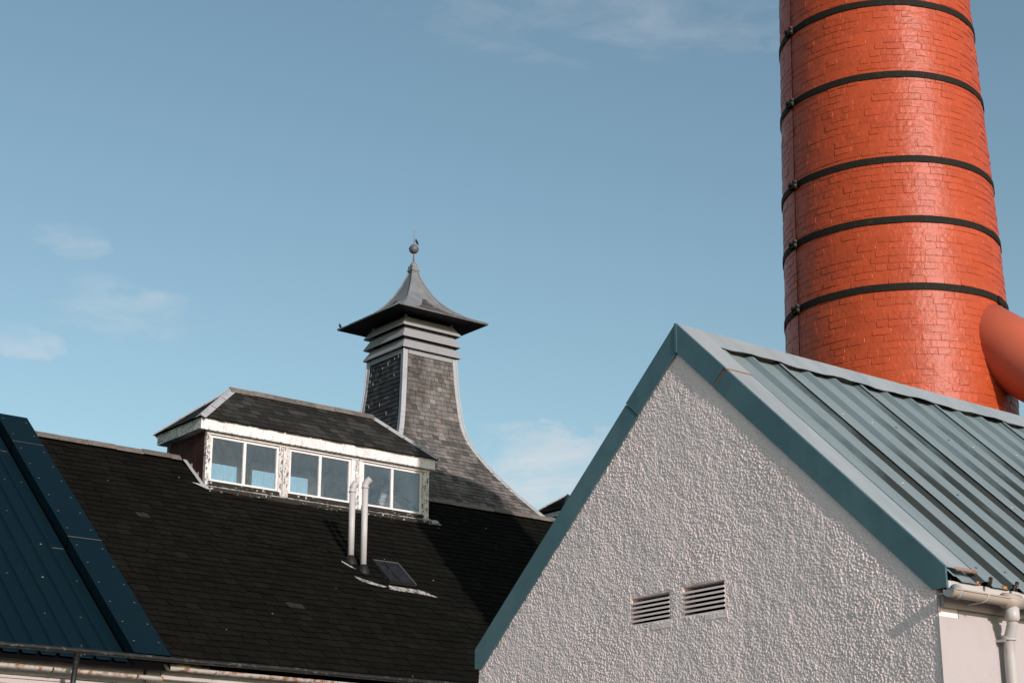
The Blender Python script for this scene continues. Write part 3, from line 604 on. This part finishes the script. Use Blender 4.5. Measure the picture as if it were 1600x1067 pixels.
nF, nW, nE, nB_ = nrm(A_, B_, E_), nrm(D_, A_, E_), nrm(B_, C_, F_), nrm(C_, D_, F_)
up_ = .0
hip(A_, E_, nF, nW, m_lead, ln, .12); hip(D_, E_, nW, nB_, m_lead, ln, .12); hip(B_, F_, nF, nE, m_lead, ln, .10, 4); hip(C_, F_, nE, nB_, m_lead, ln, .10)
# lead apron and soakers at the foot
g = G(); xx = LX0 - .08; segs = []
while xx < LX1 + .1:
    e = xx + U(.5, .8); d_ = U(.10, .14)
    build('apron', G().prism([ms(xx, LY0 - .03 - d_, .034), ms(e, LY0 - .03 - d_ + U(-.02, .02), .034), ms(e, LY0 - .0, .04), ms(xx, LY0 - .0, .04)], NRM * .006), m_apron, ln); xx = e + .003
for k in range(3):
    y0, y1 = LY0 - .08 + k * .31, LY0 - .08 + (k + 1) * .31
    build('soaker', G().prism([ms(LX0 - .10, y0, .045 + .003 * k), ms(LX0 - .005, y0, .045 + .003 * k), ms(LX0 - .005, y1, .045 + .003 * k), ms(LX0 - .10, y1, .045 + .003 * k)], NRM * .005).box((LX0 - .016, y0, ms(0, y0).z - .02), (LX0 - .010, y1, ms(0, y0).z + .16)), m_lead, ln)
build('apron', G().prism([ms(LX0 - .30, LY0 - .02, .05), ms(LX0 - .02, LY0 - .20, .05), ms(LX0 + .15, LY0 - .16, .05), ms(LX0 - .02, LY0 - .04, .05)], NRM * .006), m_lead, ln)
build('apron', G().prism([ms(LX1 - .25, LY0 - .16, .05), ms(LX1 + .25, LY0 - .15, .05), ms(LX1 + .20, LY0 - .11, .05), ms(LX1 + .02, LY0 + .02, .05), ms(LX1 - .1, LY0 - .04, .05)], NRM * .006), m_apron, ln)
# inside: ceiling, end linings, floor below ridge level
build('ceiling', G().box((LX0 + .03, LY0 + .07, 11.13), (LX1 - .03, LY1 - .07, 11.15)), m_inside, ln)
build('lining', G().box((LX0 + .02, LY0 + .07, 9.2), (LX0 + .03, LY1 - .07, 11.13)).box((LX1 - .03, LY0 + .07, 9.2), (LX1 - .02, LY1 - .07, 11.13)), m_inside, ln)
build('floor', G().box((LX0 + .03, LY0, 9.15), (LX1 - .03, LY1, 9.2)).box((LX0 + .03, LY0 - .2, 9.2), (LX1 - .03, LY0 - .15, 9.9)), m_sill, ln)

# ================================================================== KILN TOWER (pagoda)
KX, KY = 25.20, 36.05
kt = thing('kiln_tower', (KX, KY, 9.0), 'flared slate kiln tower topped by white louvres and a pointed pagoda hat', 'tower')
KP = [(8.6, 3.95), (10.2, 2.93), (10.98, 2.28), (11.53, 1.84), (12.06, 1.47), (12.5, 1.21), (12.89, 1.035), (13.4, .925), (13.9, .88), (14.5, .835), (15.06, .80)]
def interp(tab, z):
    if z <= tab[0][0]: return tab[0][1]
    for (a, b), (c_, d) in zip(tab, tab[1:]):
        if z <= c_: return b + (d - b) * (z - a) / (c_ - a)
    return tab[-1][1]
def sm(tab, z, w): return (interp(tab, z - w) + 2 * interp(tab, z) + interp(tab, z + w)) / 4
def kh(z): return sm(KP, z, .18)
# arc-length table
zz = np.linspace(8.6, 15.06, 200); hh = np.array([kh(z) for z in zz]); ss = np.concatenate([[0], np.cumsum(np.hypot(np.diff(zz), np.diff(hh)))])
def z_of_s(s): return float(np.interp(s, ss, zz))
DIRS = [((1, 0), (0, -1)), ((0, -1), (-1, 0)), ((-1, 0), (0, 1)), ((0, 1), (1, 0))]   # (u axis, outward)
def ksurf(ux, ow):
    def f(u, v):
        z = z_of_s(v); h = kh(z); dh = (kh(z + .05) - kh(z - .05)) / .1
        return V((KX + ux[0] * u + ow[0] * h, KY + ux[1] * u + ow[1] * h, z)), V((ow[0], ow[1], -dh))
    return f
g = G(); zl = list(np.linspace(8.6, 15.06, 40))
for z in zl: 
    h = kh(z) - .012; g.v += [(KX - h, KY - h, z), (KX + h, KY - h, z), (KX + h, KY + h, z), (KX - h, KY + h, z)]
for i in range(len(zl) - 1):
    for k in range(4): g.f.append([i * 4 + k, i * 4 + (k + 1) % 4, i * 4 + 4 + (k + 1) % 4, i * 4 + 4 + k]); g.t.append(.5); g.m.append(0)
g.f.append([len(zl) * 4 - 4 + k for k in range(4)]); g.t.append(.5); g.m.append(0)
body = build('tower_body', g, m_deck, kt)
for q, (ux, ow) in enumerate(DIRS):
    sf = ksurf(ux, ow)
    v0 = float(np.interp(10.0, zz, ss)) if q == 0 else float(np.interp(9.9, zz, ss))
    pc = slating(sf, v0, ss[-1] - .10, lambda v: (-kh(z_of_s(v)) + .01, kh(z_of_s(v)) - .01), .127, .185, .009, None, cut=.35, jit=.013, gap=.009,
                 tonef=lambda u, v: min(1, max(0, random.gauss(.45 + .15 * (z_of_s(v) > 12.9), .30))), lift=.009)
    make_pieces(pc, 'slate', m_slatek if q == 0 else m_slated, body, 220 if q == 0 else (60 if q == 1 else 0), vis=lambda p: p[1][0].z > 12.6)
g = G()          # white mortar, with grazing-light glints painted in, along joints of the shaded face
for q in range(24):
    z = 14.85 - 1.5 * R() ** 1.6; h = kh(z); u = U(-h + .15, h - .1); x_ = KX - h - .030
    if R() < .6: g.box((x_, KY + u, z), (x_ + .012, KY + u + U(.008, .016), z + U(.05, .11)))
    else: g.box((x_, KY + u, z), (x_ + .012, KY + u + U(.05, .14), z + .012))
build('mortar_glint', g, m_mortar, body, kind='stuff')
# hip flashings along the flare
def curved_hip(sx, sy, w, zs_):
    for i in range(len(zs_) - 1):
        za, zb = zs_[i], zs_[i + 1]; g = G(); n = 5
        for k in range(n):
            a, b = za + (zb - za) * k / n, za + (zb - za) * (k + 1) / n; ha, hb = kh(a) + .030, kh(b) + .030
            lf = .004 * (i % 2)
            ha += lf; hb += lf
            for (ux, uy) in ((-sx, 0), (0, -sy)):
                p = [V((KX + sx * ha, KY + sy * ha, a)), V((KX + sx * ha + ux * w, KY + sy * ha + uy * w, a)), V((KX + sx * hb + ux * w, KY + sy * hb + uy * w, b)), V((KX + sx * hb, KY + sy * hb, b))]
                ins = V((-sx if ux == 0 else 0, -sy if uy == 0 else 0, 0)) * .014
                g.prism(p, ins)
            g.tube([(KX + sx * ha, KY + sy * ha, a), (KX + sx * hb, KY + sy * hb, b)], .022, 8)
        build('hip_flashing', g, m_lead, kt)
for sx, sy in ((-1, -1), (1, -1), (-1, 1), (1, 1)): curved_hip(sx, sy, .125, [10.0, 10.75, 11.4, 12.0, 12.7, 13.3, 13.9, 14.5, 15.05])
# head boards under the louvres
for q, (ux, ow) in enumerate(DIRS):
    h0, h1 = .815, .80; P = lambda u, h, z: (KX + ux[0] * u + ow[0] * h, KY + ux[1] * u + ow[1] * h, z)
    build('head_board', G().prism([P(-.70, .825, 14.93), P(.70, .825, 14.93), P(.70, .815, 15.08), P(-.70, .815, 15.08)], (ow[0] * .02, ow[1] * .02, 0)), m_louvre, kt)
build('louvre_core', G().box((KX - .72, KY - .72, 15.0), (KX + .72, KY + .72, 16.0)), m_black, kt)
for (zt, zb) in ((15.39, 15.10), (15.70, 15.395), (15.95, 15.70)):
    g = G(); hi, ho = .755, .925
    ti = [V((KX + a * hi, KY + b * hi, zt)) for a, b in ((-1, -1), (1, -1), (1, 1), (-1, 1))]; bo = [V((KX + a * ho, KY + b * ho, zb)) for a, b in ((-1, -1), (1, -1), (1, 1), (-1, 1))]
    lo = [p + V((0, 0, -.035)) for p in bo]; li = [p + V((0, 0, -.05)) for p in ti]
    for k in range(4):
        j = (k + 1) % 4; g.add([bo[k], bo[j], ti[j], ti[k]], [(0, 1, 2, 3)]); g.add([lo[k], lo[j], bo[j], bo[k]], [(0, 1, 2, 3)]); g.add([li[k], li[j], lo[j], lo[k]], [(0, 1, 2, 3)])
    build('louvre_blade', g, m_louvre, kt)
build('corner_post', G().box((KX - .76, KY - .76, 15.0), (KX - .70, KY - .70, 16.0)).box((KX + .70, KY - .76, 15.0), (KX + .76, KY - .70, 16.0)).box((KX - .76, KY + .70, 15.0), (KX - .70, KY + .76, 16.0)), m_louvre, kt)
# the hat
HP = [(16.0, 1.43), (16.03, 1.35), (16.17, 1.044), (16.356, .782), (16.566, .561), (16.79, .398), (17.127, .226), (17.42, .113), (17.6, .075)]
zl = [16.0, 16.02, 16.06, 16.11, 16.17, 16.24, 16.32, 16.40, 16.5, 16.6, 16.7, 16.82, 16.95, 17.1, 17.25, 17.42, 17.6]; g = G()
hs = [interp(HP, z) for z in zl]
g.v += [(KX + a * 1.43, KY + b * 1.43, 15.965) for a, b in ((-1, -1), (1, -1), (1, 1), (-1, 1))]
for z, h in zip(zl, hs): g.v += [(KX - h, KY - h, z), (KX + h, KY - h, z), (KX + h, KY + h, z), (KX - h, KY + h, z)]
for i in range(len(zl)):
    for k in range(4): g.f.append([i * 4 + k, i * 4 + (k + 1) % 4, i * 4 + 4 + (k + 1) % 4, i * 4 + 4 + k]); g.t.append(.5); g.m.append(0)
hat = build('hat', g, m_leadhat, kt)
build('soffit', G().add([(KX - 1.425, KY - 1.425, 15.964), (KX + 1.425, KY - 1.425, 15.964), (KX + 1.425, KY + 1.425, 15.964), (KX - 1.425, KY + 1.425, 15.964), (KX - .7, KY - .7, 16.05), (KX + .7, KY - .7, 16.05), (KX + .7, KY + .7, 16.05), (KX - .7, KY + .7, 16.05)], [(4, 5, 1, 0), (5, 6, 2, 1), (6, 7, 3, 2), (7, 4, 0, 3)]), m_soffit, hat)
for q, (ux, ow) in enumerate(DIRS):   # small slates on the lower sweep of the hat, narrowing upwards
    def hsf(u, v, ux=ux, ow=ow):
        z = 16.015 + v; h = interp(HP, z); dh = (interp(HP, z + .03) - interp(HP, z - .03)) / .06
        return V((KX + ux[0] * u + ow[0] * h, KY + ux[1] * u + ow[1] * h, z)), V((ow[0], ow[1], -dh))
    pc = slating(hsf, .0, .62, lambda v: (-max(.02, interp(HP, 16.015 + v) * (.66 - .9 * v)), max(.02, interp(HP, 16.015 + v) * (.66 - .9 * v))), .045, .13, .006, None, cut=.2, jit=.004)
    make_pieces(pc, 'slate', m_slatek, hat, 0)
for sx, sy in ((-1, -1), (1, -1), (-1, 1), (1, 1)):
    build('hip_roll', G().tube([(KX + sx * h, KY + sy * h, z + .012) for z, h in zip(zl, hs)], .022, 8), m_leadhat, hat, smooth=True)
for q, (ux, ow) in enumerate(DIRS):
    build('eaves_roll', G().tube([(KX + ux[0] * a + ow[0] * 1.43, KY + ux[1] * a + ow[1] * 1.43, 15.985) for a in (-1.43, 1.43)], .016, 8), m_leadhat, hat, smooth=True)
fin = build('finial_cap', G().box((KX - .105, KY - .105, 17.52), (KX + .105, KY + .105, 17.70)).box((KX - .125, KY - .125, 17.56), (KX + .125, KY + .125, 17.60)).lathe([(.1, 17.70 - 17.7), (.095, .04), (.06, .10), (.03, .13), (.0, .135)], (KX, KY, 17.70), 14), m_leadhat, kt)
build('finial_rod', G().tube([(KX, KY, 17.8), (KX, KY, 18.3)], .022, 8).tube([(KX, KY, 18.3), (KX + .005, KY, 18.76)], [.012, .005], 6), m_rod, kt, smooth=True)
build('finial_ball', G().lathe([(.132 * math.sin(a), -.132 * math.cos(a)) for a in np.linspace(0.01, math.pi - .01, 15)], (KX, KY, 18.20), 24), m_ball, kt, smooth=True)
build('ball_seam', G().lathe([(.131, -.006), (.138, -.006), (.138, .006), (.131, .006)], (KX, KY, 18.20), 24), m_ball, kt)
def bird(loc, ang, label):
    x, y, z = loc; ca, sa = math.cos(ang), math.sin(ang); P = lambda a, h: (x + ca * a, y + sa * a, z + h)
    t = thing('bird', loc, label, 'bird')
    build('body', G().tube([P(-.085, .015), P(-.05, .032), P(-.02, .055), P(.012, .085), P(.03, .112), P(.040, .130), P(.050, .142), P(.060, .143)], [.006, .014, .028, .036, .028, .022, .020, .006], 12), m_bird, t, smooth=True)
    build('bill', G().tube([P(.058, .142), P(.085, .138)], [.006, .001], 6), m_bill, t)
    build('leg', G().tube([P(.0, .055), P(.005, 0)], .003, 5), m_bill, t); build('leg', G().tube([P(.015, .055), P(.02, 0)], .003, 5), m_bill, t)
bird((KX + .055, KY - .06, 18.318), math.radians(200), 'small dark bird perched on top of the lead ball finial')
bird((KX - 1.38, KY + 1.38, 16.02), math.radians(80), 'small dark bird perched on the left tip of the pagoda hat')

# ================================================================== BRICK CHIMNEY
CX, CY = 22.68, 18.07
CP = [(0, 2.12), (9.2, 1.895), (11, 1.855), (13.3, 1.795), (16.3, 1.70), (17.3, 1.669)]
def cr(z): return interp(CP, z)
CT = 17.22
ch = thing('factory_chimney', (CX, CY, 0), 'tall orange-red painted brick chimney with black iron bands', 'chimney')
g = G().lathe([(cr(z) , z) for z in np.linspace(0, CT, 60)] + [(1.3, CT + .02), (1.3, CT - 3)], (CX, CY, 0), 96)
build('chimney_shaft', g, m_paint, ch, smooth=True)
def brick(phi, dphi, z, hgt, depth, gapb, gaps, t):
    # flat painted face with a narrow chamfer down to the joint
    us = [-.5 + gaps, -.17, .17, .5 - gaps]; tl = U(-.0009, .0009); tv = U(-.0006, .0006); dm = 4.5 if R() < .14 else 1; wv = [U(-.0006, .0006) * dm for _ in range(4)]; tl *= dm * .7 + .3; tv *= dm
    def pt(uu, vv, d): r_ = cr(z + vv * hgt) + d; a_ = phi + uu * dphi; return (CX + r_ * math.cos(a_), CY + r_ * math.sin(a_), z + vv * hgt)
    lo, hi = gapb, 1 - .07
    inn = [pt(u, lo + wv[i] * 20, depth + tl * u * 2 - tv) for i, u in enumerate(us)] + [pt(u, hi + wv[3 - i] * 20, depth + tl * u * 2 + tv) for i, u in enumerate(us)]
    out = [pt(-.5, lo - .05, -.003)] + [pt(u, lo - .06, -.003) for u in us[1:3]] + [pt(.5, lo - .05, -.003)] + [pt(-.5, 1, -.003)] + [pt(u, 1, -.003) for u in us[1:3]] + [pt(.5, 1, -.003)]
    P = inn + inn + out
    fs = [(0, 1, 5, 4), (1, 2, 6, 5), (2, 3, 7, 6)]
    fs += [(16, 17, 9, 8), (17, 18, 10, 9), (18, 19, 11, 10), (12, 13, 21, 20), (13, 14, 22, 21), (14, 15, 23, 22), (16, 8, 12, 20), (11, 19, 23, 15)]
    return P, fs, t
pcs = []; z = 7.0; row = 0; HB = .121
AZC = math.radians(218.5)
while z < CT - .02:
    r = cr(z); a = U(0, .2); a0 = a
    header = (row % 4 == 3)
    while a < a0 + 2 * math.pi - .02:
        L = (.19 if header or R() < .16 else .30) * U(.94, 1.06); da = L / r
        da = min(da, a0 + 2 * math.pi - a)
        face = math.cos(a + da / 2 - AZC)
        if face > -.25 and R() > .05:
            rr = R(); depth = .005 + .005 * R(); gb_ = .19 if rr < .35 else .11; gs_ = .022 if rr < .6 else .035
            if R() < .38: depth = U(.0003, .0018)      # joints filled by paint
            P, fs, t = brick(a + da / 2, da, z, HB, depth, gb_, gs_, R())
            pcs.append((-face if 9.6 < z < 16.0 else 5 - face, P, fs, t))
        a += da
    z += HB; row += 1
make_pieces(pcs, 'brick', m_paint, ch, 300, smooth=True)
# bands
def ring(z, h, t, seg=120, wob=0.):
    g = G(); 
    for k in range(seg):
        a = 2 * math.pi * k / seg
        for dz, dr in ((-h / 2, .004), (-h / 2, t), (h / 2, t), (h / 2, .004)):
            r = cr(z + dz) + dr; zz_ = z + dz + wob * math.sin(a * 3 + z) + wob * .4 * math.sin(a * 11)
            g.v.append((CX + r * math.cos(a), CY + r * math.sin(a), zz_))
    for k in range(seg):
        j = (k + 1) % seg
        for i in range(4): g.f.append([k * 4 + i, j * 4 + i, j * 4 + (i + 1) % 4, k * 4 + (i + 1) % 4]); g.t.append(.5); g.m.append(0)
    return g
for z in (16.13, 14.75, 13.19, 12.12, 10.95):
    b = build('iron_band', ring(z, .115, .024, wob=.006), m_iron, ch)
    a = math.radians(160 + (z * 7 % 3)); r = cr(z) + .05
    tx, ty = -math.sin(a), math.cos(a)
    for s in (-1, 1):
        gg = G()
        p = V((CX + r * math.cos(a) + tx * .07 * s, CY + r * math.sin(a) + ty * .07 * s, z)); q = V((math.cos(a), math.sin(a), 0)); w = V((tx, ty, 0))
        gg.hexa([p + q * x1 + w * y1 + V((0, 0, z1)) for z1 in (-.07, .07) for x1, y1 in ((-.03, -.015), (.05, -.015), (.05, .015), (-.03, .015))])
        build('clamp', gg, m_iron, b)
    for dz in (-.038, .038):
        gg = G()
        p = V((CX + (r + .03) * math.cos(a), CY + (r + .03) * math.sin(a), z + dz)); w = V((tx, ty, 0)); gg.tube([p - w * .13, p + w * .13], .010, 8); gg.tube([p - w * .115, p - w * .09], .020, 6); gg.tube([p + w * .09, p + w * .115], .020, 6)
        build('bolt', gg, m_bolt, b)
build('joint_plate', G().add([(CX + (cr(10.95) + d) * math.cos(math.radians(a)), CY + (cr(10.95) + d) * math.sin(math.radians(a)), 10.95 + z) for d, a, z in ((.05, 281, -.075), (.05, 285, -.085), (.05, 285, .045), (.05, 281, .05), (.02, 281, -.075), (.02, 285, -.085), (.02, 285, .045), (.02, 281, .05))], [(0, 1, 2, 3), (4, 0, 3, 7), (1, 5, 6, 2), (3, 2, 6, 7), (0, 4, 5, 1)]), m_iron, ch)
a = math.radians(162)
build('conductor_strip', G().tube([(CX + (cr(z) + .022) * math.cos(a), CY + (cr(z) + .022) * math.sin(a), z) for z in np.linspace(5, CT - .1, 14)], .008, 6), m_redwood, ch, smooth=True)
# flue duct
A = math.radians(281); d0 = V((math.cos(A), math.sin(A), -.78)); p0 = V((CX, CY, 10.12 + 1.85 * .78)) + d0 * 1.2
du = build('flue_duct', G().tube([p0, p0 + d0 * 1.5, p0 + d0 * 4, p0 + d0 * 7.5], .59, 48), m_duct, ch, smooth=True)
dn_ = d0.normalized()
build('duct_joint', G().tube([p0 + d0 * 3.4, p0 + d0 * 3.47], .615, 48), m_duct, du)
build('duct_stand', G().box((p0.x + d0.x * 7 - .3, p0.y + d0.y * 7 - .3, 0), (p0.x + d0.x * 7 + .3, p0.y + d0.y * 7 + .3, p0.z + d0.z * 7)), m_wall, du)

# ================================================================== METAL CLAD BUILDING (left)
mb = thing('metal_clad_building', (8, 30, 0), 'building with a dark navy ribbed metal roof and wide screwed verge flashing', 'building')
def mh(x, y, v): return V((x, y, ZRG + SL * (y - YRG) + v))
FXa, FXb = 13.12, 13.79; VT = .25; VS = .03
# ribbed sheets, three ribs each
x = FXa - .16 + .10; k = 0
ribs = []
while x > 2.0:
    for (ya, yb, lv) in ((26.70, 29.63, 0), (29.55, 32.55, .008), (32.47, 33.50, .016)):
        g = G(); pf = []
        for q in range(3):
            xx = x - q * .32
            pf += [(xx, VS), (xx - .235, VS), (xx - .262, VS + .048), (xx - .292, VS + .048)]
        pf += [(x - .96, VS)]
        for (xa, ha), (xb, hb) in zip(pf, pf[1:]):
            g.add([mh(xa, ya, ha + lv), mh(xb, ya, hb + lv), mh(xb, yb, hb + lv), mh(xa, yb, ha + lv)], [(3, 2, 1, 0)])
            g.add([mh(xa, ya, ha + lv - .006), mh(xb, ya, hb + lv - .006), mh(xb, ya, hb + lv), mh(xa, ya, ha + lv)], [(3, 2, 1, 0)])
        sh = build('roof_sheet', g, m_navy, mb)
        if x > 9.0:
            yy = [ya + .08] + ([] if yb - ya < 2 else [ya + 1.0, ya + 2.0])
            for y_ in yy:
                for q in range(3):
                    if R() < .5: continue
                    p = mh(x - q * .32 - .12 + U(-.01, .01), y_ + U(-.02, .02), VS + lv)
                    build('screw', G().lathe([(.0, .012), (.012, .010), (.013, .004), (.022, .003), (.022, -.004)], tuple(p), 8), m_screw if R() < .9 else m_mortar, sh)
    x -= .96
build('roof_deck', G().prism([mh(2, 26.72, -.04), mh(FXb - .02, 26.72, -.04), mh(FXb - .02, 33.45, -.04), mh(2, 33.45, -.04)], (0, 0, -.05)), m_deck, mb)
build('rear_roof_slope', G().add([(2, 33.45, ZRG + .15), (FXb, 33.45, ZRG + .15), (FXb, 40, ZRG - 5.1), (2, 40, ZRG - 5.1)], [(0, 1, 2, 3), (3, 2, 1, 0)]), m_navy, mb)
build('front_wall', G().box((2, 26.98, 0), (FXb - .3, 27.2, 5.25)), m_wall, mb)
yb = [26.60, 29.60, 32.60, 33.56]
for i in range(3):
    a, b = yb[i], yb[i + 1] + .04; lv = .006 * i; g = G()
    top = [mh(FXa, a, VT + lv), mh(FXb, a, VT + lv), mh(FXb, b, VT + lv), mh(FXa, b, VT + lv)]
    g.add(top, [(0, 1, 2, 3)]); g.add([mh(FXa, a, VS - .02), mh(FXa, a, VT + lv), mh(FXa, b, VT + lv), mh(FXa, b, VS - .02)], [(0, 1, 2, 3)])
    g.add([mh(FXb, a, .0), mh(FXb, a, VT + lv), mh(FXb, b, VT + lv), mh(FXb, b, .0)], [(3, 2, 1, 0)])
    fl = build('verge_flashing', g, m_navy, mb)
    y_ = a + .28
    while y_ < b - .1:
        for xx in (FXa + .10, FXb - .10):
            build('screw', G().lathe([(.0, .014), (.012, .012), (.013, .004), (.024, .003), (.024, -.004)], tuple(mh(xx + U(-.012, .012), y_ + U(-.03, .03), VT + lv)), 8), m_screw, fl)
        y_ += .50
for y_ in (29.61, 32.61):
    build('lap_strip', G().prism([mh(FXa, y_, VT + .008), mh(FXb, y_, VT + .008), mh(FXb, y_ + .012, VT + .008), mh(FXa, y_ + .012, VT + .008)], (0, 0, .006)).prism([mh(FXa - .32, y_ - .05, VS + .012), mh(FXa - .09, y_ - .05, VS + .012), mh(FXa - .09, y_ - .038, VS + .012), mh(FXa - .32, y_ - .038, VS + .012)], (0, 0, .006)), m_screw, mb)
build('ridge_capping', G().prism([(2, 33.28, ZRG + SL * -.12 + VT + .0), (2, 33.50, ZRG + .08 + VT + .02), (2, 33.75, ZRG + VT - .1), (2, 33.5, ZRG + VT)], (FXa - 2 - .01, 0, 0)), m_navy, mb)
g3 = gutter(2.0, 13.66, 26.66, 5.14, 5.09, .065, m_gutter_l, mb)
for xx in (3.2, 5.1, 7.0, 8.9, 10.3, 11.72, 13.2): build('gutter_bracket', G().tube([(xx, 26.66 + .07 * math.cos(math.radians(a)), 5.10 + .07 * math.sin(math.radians(a))) for a in range(180, 361, 20)], .012, 6), m_rail, g3, smooth=True)
build('end_cap', G().prism([(13.66, 26.66 + .068 * math.cos(math.pi * (1 + i / 8)), 5.09 + .068 * math.sin(math.pi * (1 + i / 8))) for i in range(9)], (.02, 0, 0)), m_wood, g3)
for k, (z0, z1) in enumerate(((4.97, 5.02), (4.915, 4.965), (4.83, 4.91), (4.74, 4.825))):
    build('eaves_board', G().box((2, 26.86 - .008 * k, z0), (FXb - .28, 26.975, z1 - .006)), m_boards if k else m_wall, mb)
g = G()
for q in range(420):      # dry moss growing in the gutter end
    x_ = U(13.75, 14.62); y_ = U(26.73, 26.83); z_ = 5.27 + U(-.01, .02); l = U(.03, .10) * (1 - abs(x_ - 14.1) * .8); a = U(0, 6.28); w = .004
    dx, dy = math.cos(a) * l * .5, math.sin(a) * l * .5
    g.add([(x_ - w, y_, z_), (x_ + w, y_, z_), (x_ + dx, y_ + dy, z_ + l)], [(0, 1, 2), (2, 1, 0)])
g.tube([(13.72, 26.78, 5.255), (14.1, 26.775, 5.275), (14.6, 26.78, 5.255)], [.03, .055, .03], 10)
o = build('moss', g, m_moss, kind='stuff'); tag(o, 'tuft of dry moss growing at the left end of the slate roof gutter', 'moss')
# handrail in front of both buildings
hr = thing('handrail', (12.0, 26.2, 0), 'worn black tubular handrail running along below the eaves at lower left', 'handrail')
build('rail', G().tube([(x_, 26.2 + .012 * math.sin(x_), 5.335 + .005 * math.sin(x_ * 1.7)) for x_ in np.arange(4, 24, .5)], .041, 12), m_rail, hr, smooth=True)
for px_ in (6.0, 11.93, 18.4, 23.4):
    po = build('post', G().tube([(px_, 26.2, 5.30), (px_ - .06, 26.19, 4.7), (px_ - .4, 26.15, 0)], .045, 12), m_rail, hr, smooth=True)
    build('clamp', G().tube([(px_ - .09, 26.2, 5.335), (px_ + .09, 26.2, 5.335)], .052, 12).tube([(px_ + .03, 26.16, 5.39), (px_ + .03, 26.16, 5.43)], .022, 6).tube([(px_ + .03, 26.15, 5.25), (px_ + .03, 26.15, 5.29)], .022, 6), m_rail, hr)

# ================================================================== DISTANT HIPPED LANTERN (between tower and gable)
fb = thing('distant_hipped_roof', (37, 43.66, 11), 'small slate hipped roof with white lead hip just right of the kiln tower foot', 'roof')
P0, P1, P2, P3 = V((36, 44.66, 13.70)), V((36, 42.66, 13.70)), V((41, 42.66, 13.70)), V((41, 44.66, 13.70)); Q0, Q1 = V((37.0, 43.66, 14.42)), V((40, 43.66, 14.42))
fr = build('roof', G().add([P0, P1, P2, P3, Q0, Q1], [(0, 1, 4), (1, 2, 5, 4), (2, 3, 5), (3, 0, 4, 5), (3, 2, 1, 0)]), m_deck, fb)
for (p0_, p1_, q0_, q1_) in ((P0, P1, Q0, Q0), (P1, P2, Q0, Q1)):
    sf, Ls, bd = face_surf(p0_, p1_, q0_, q1_); make_pieces(slating(sf, -.03, Ls - .02, bd, .16, .25, .012, None, cut=.3, jit=.008), 'slate', m_slate, fr, 60)
nw, nf, nb = nrm(P0, P1, Q0), nrm(P1, P2, Q1), nrm(P3, P0, Q0)
hip(P0, Q0, nw, nb, m_lead, fb, .07, 2, clips=False); hip(P1, Q0, nw, nf, m_slatel, fb, .07, 2, clips=False)
build('fascia', G().box((36.05, 42.7, 13.50), (36.09, 44.6, 13.66)).box((36.05, 42.7, 13.5), (41, 42.74, 13.66)), m_lead, fb)
build('wall', G().box((36.2, 42.85, 9), (40.9, 44.5, 13.5)), m_slatel, fb)
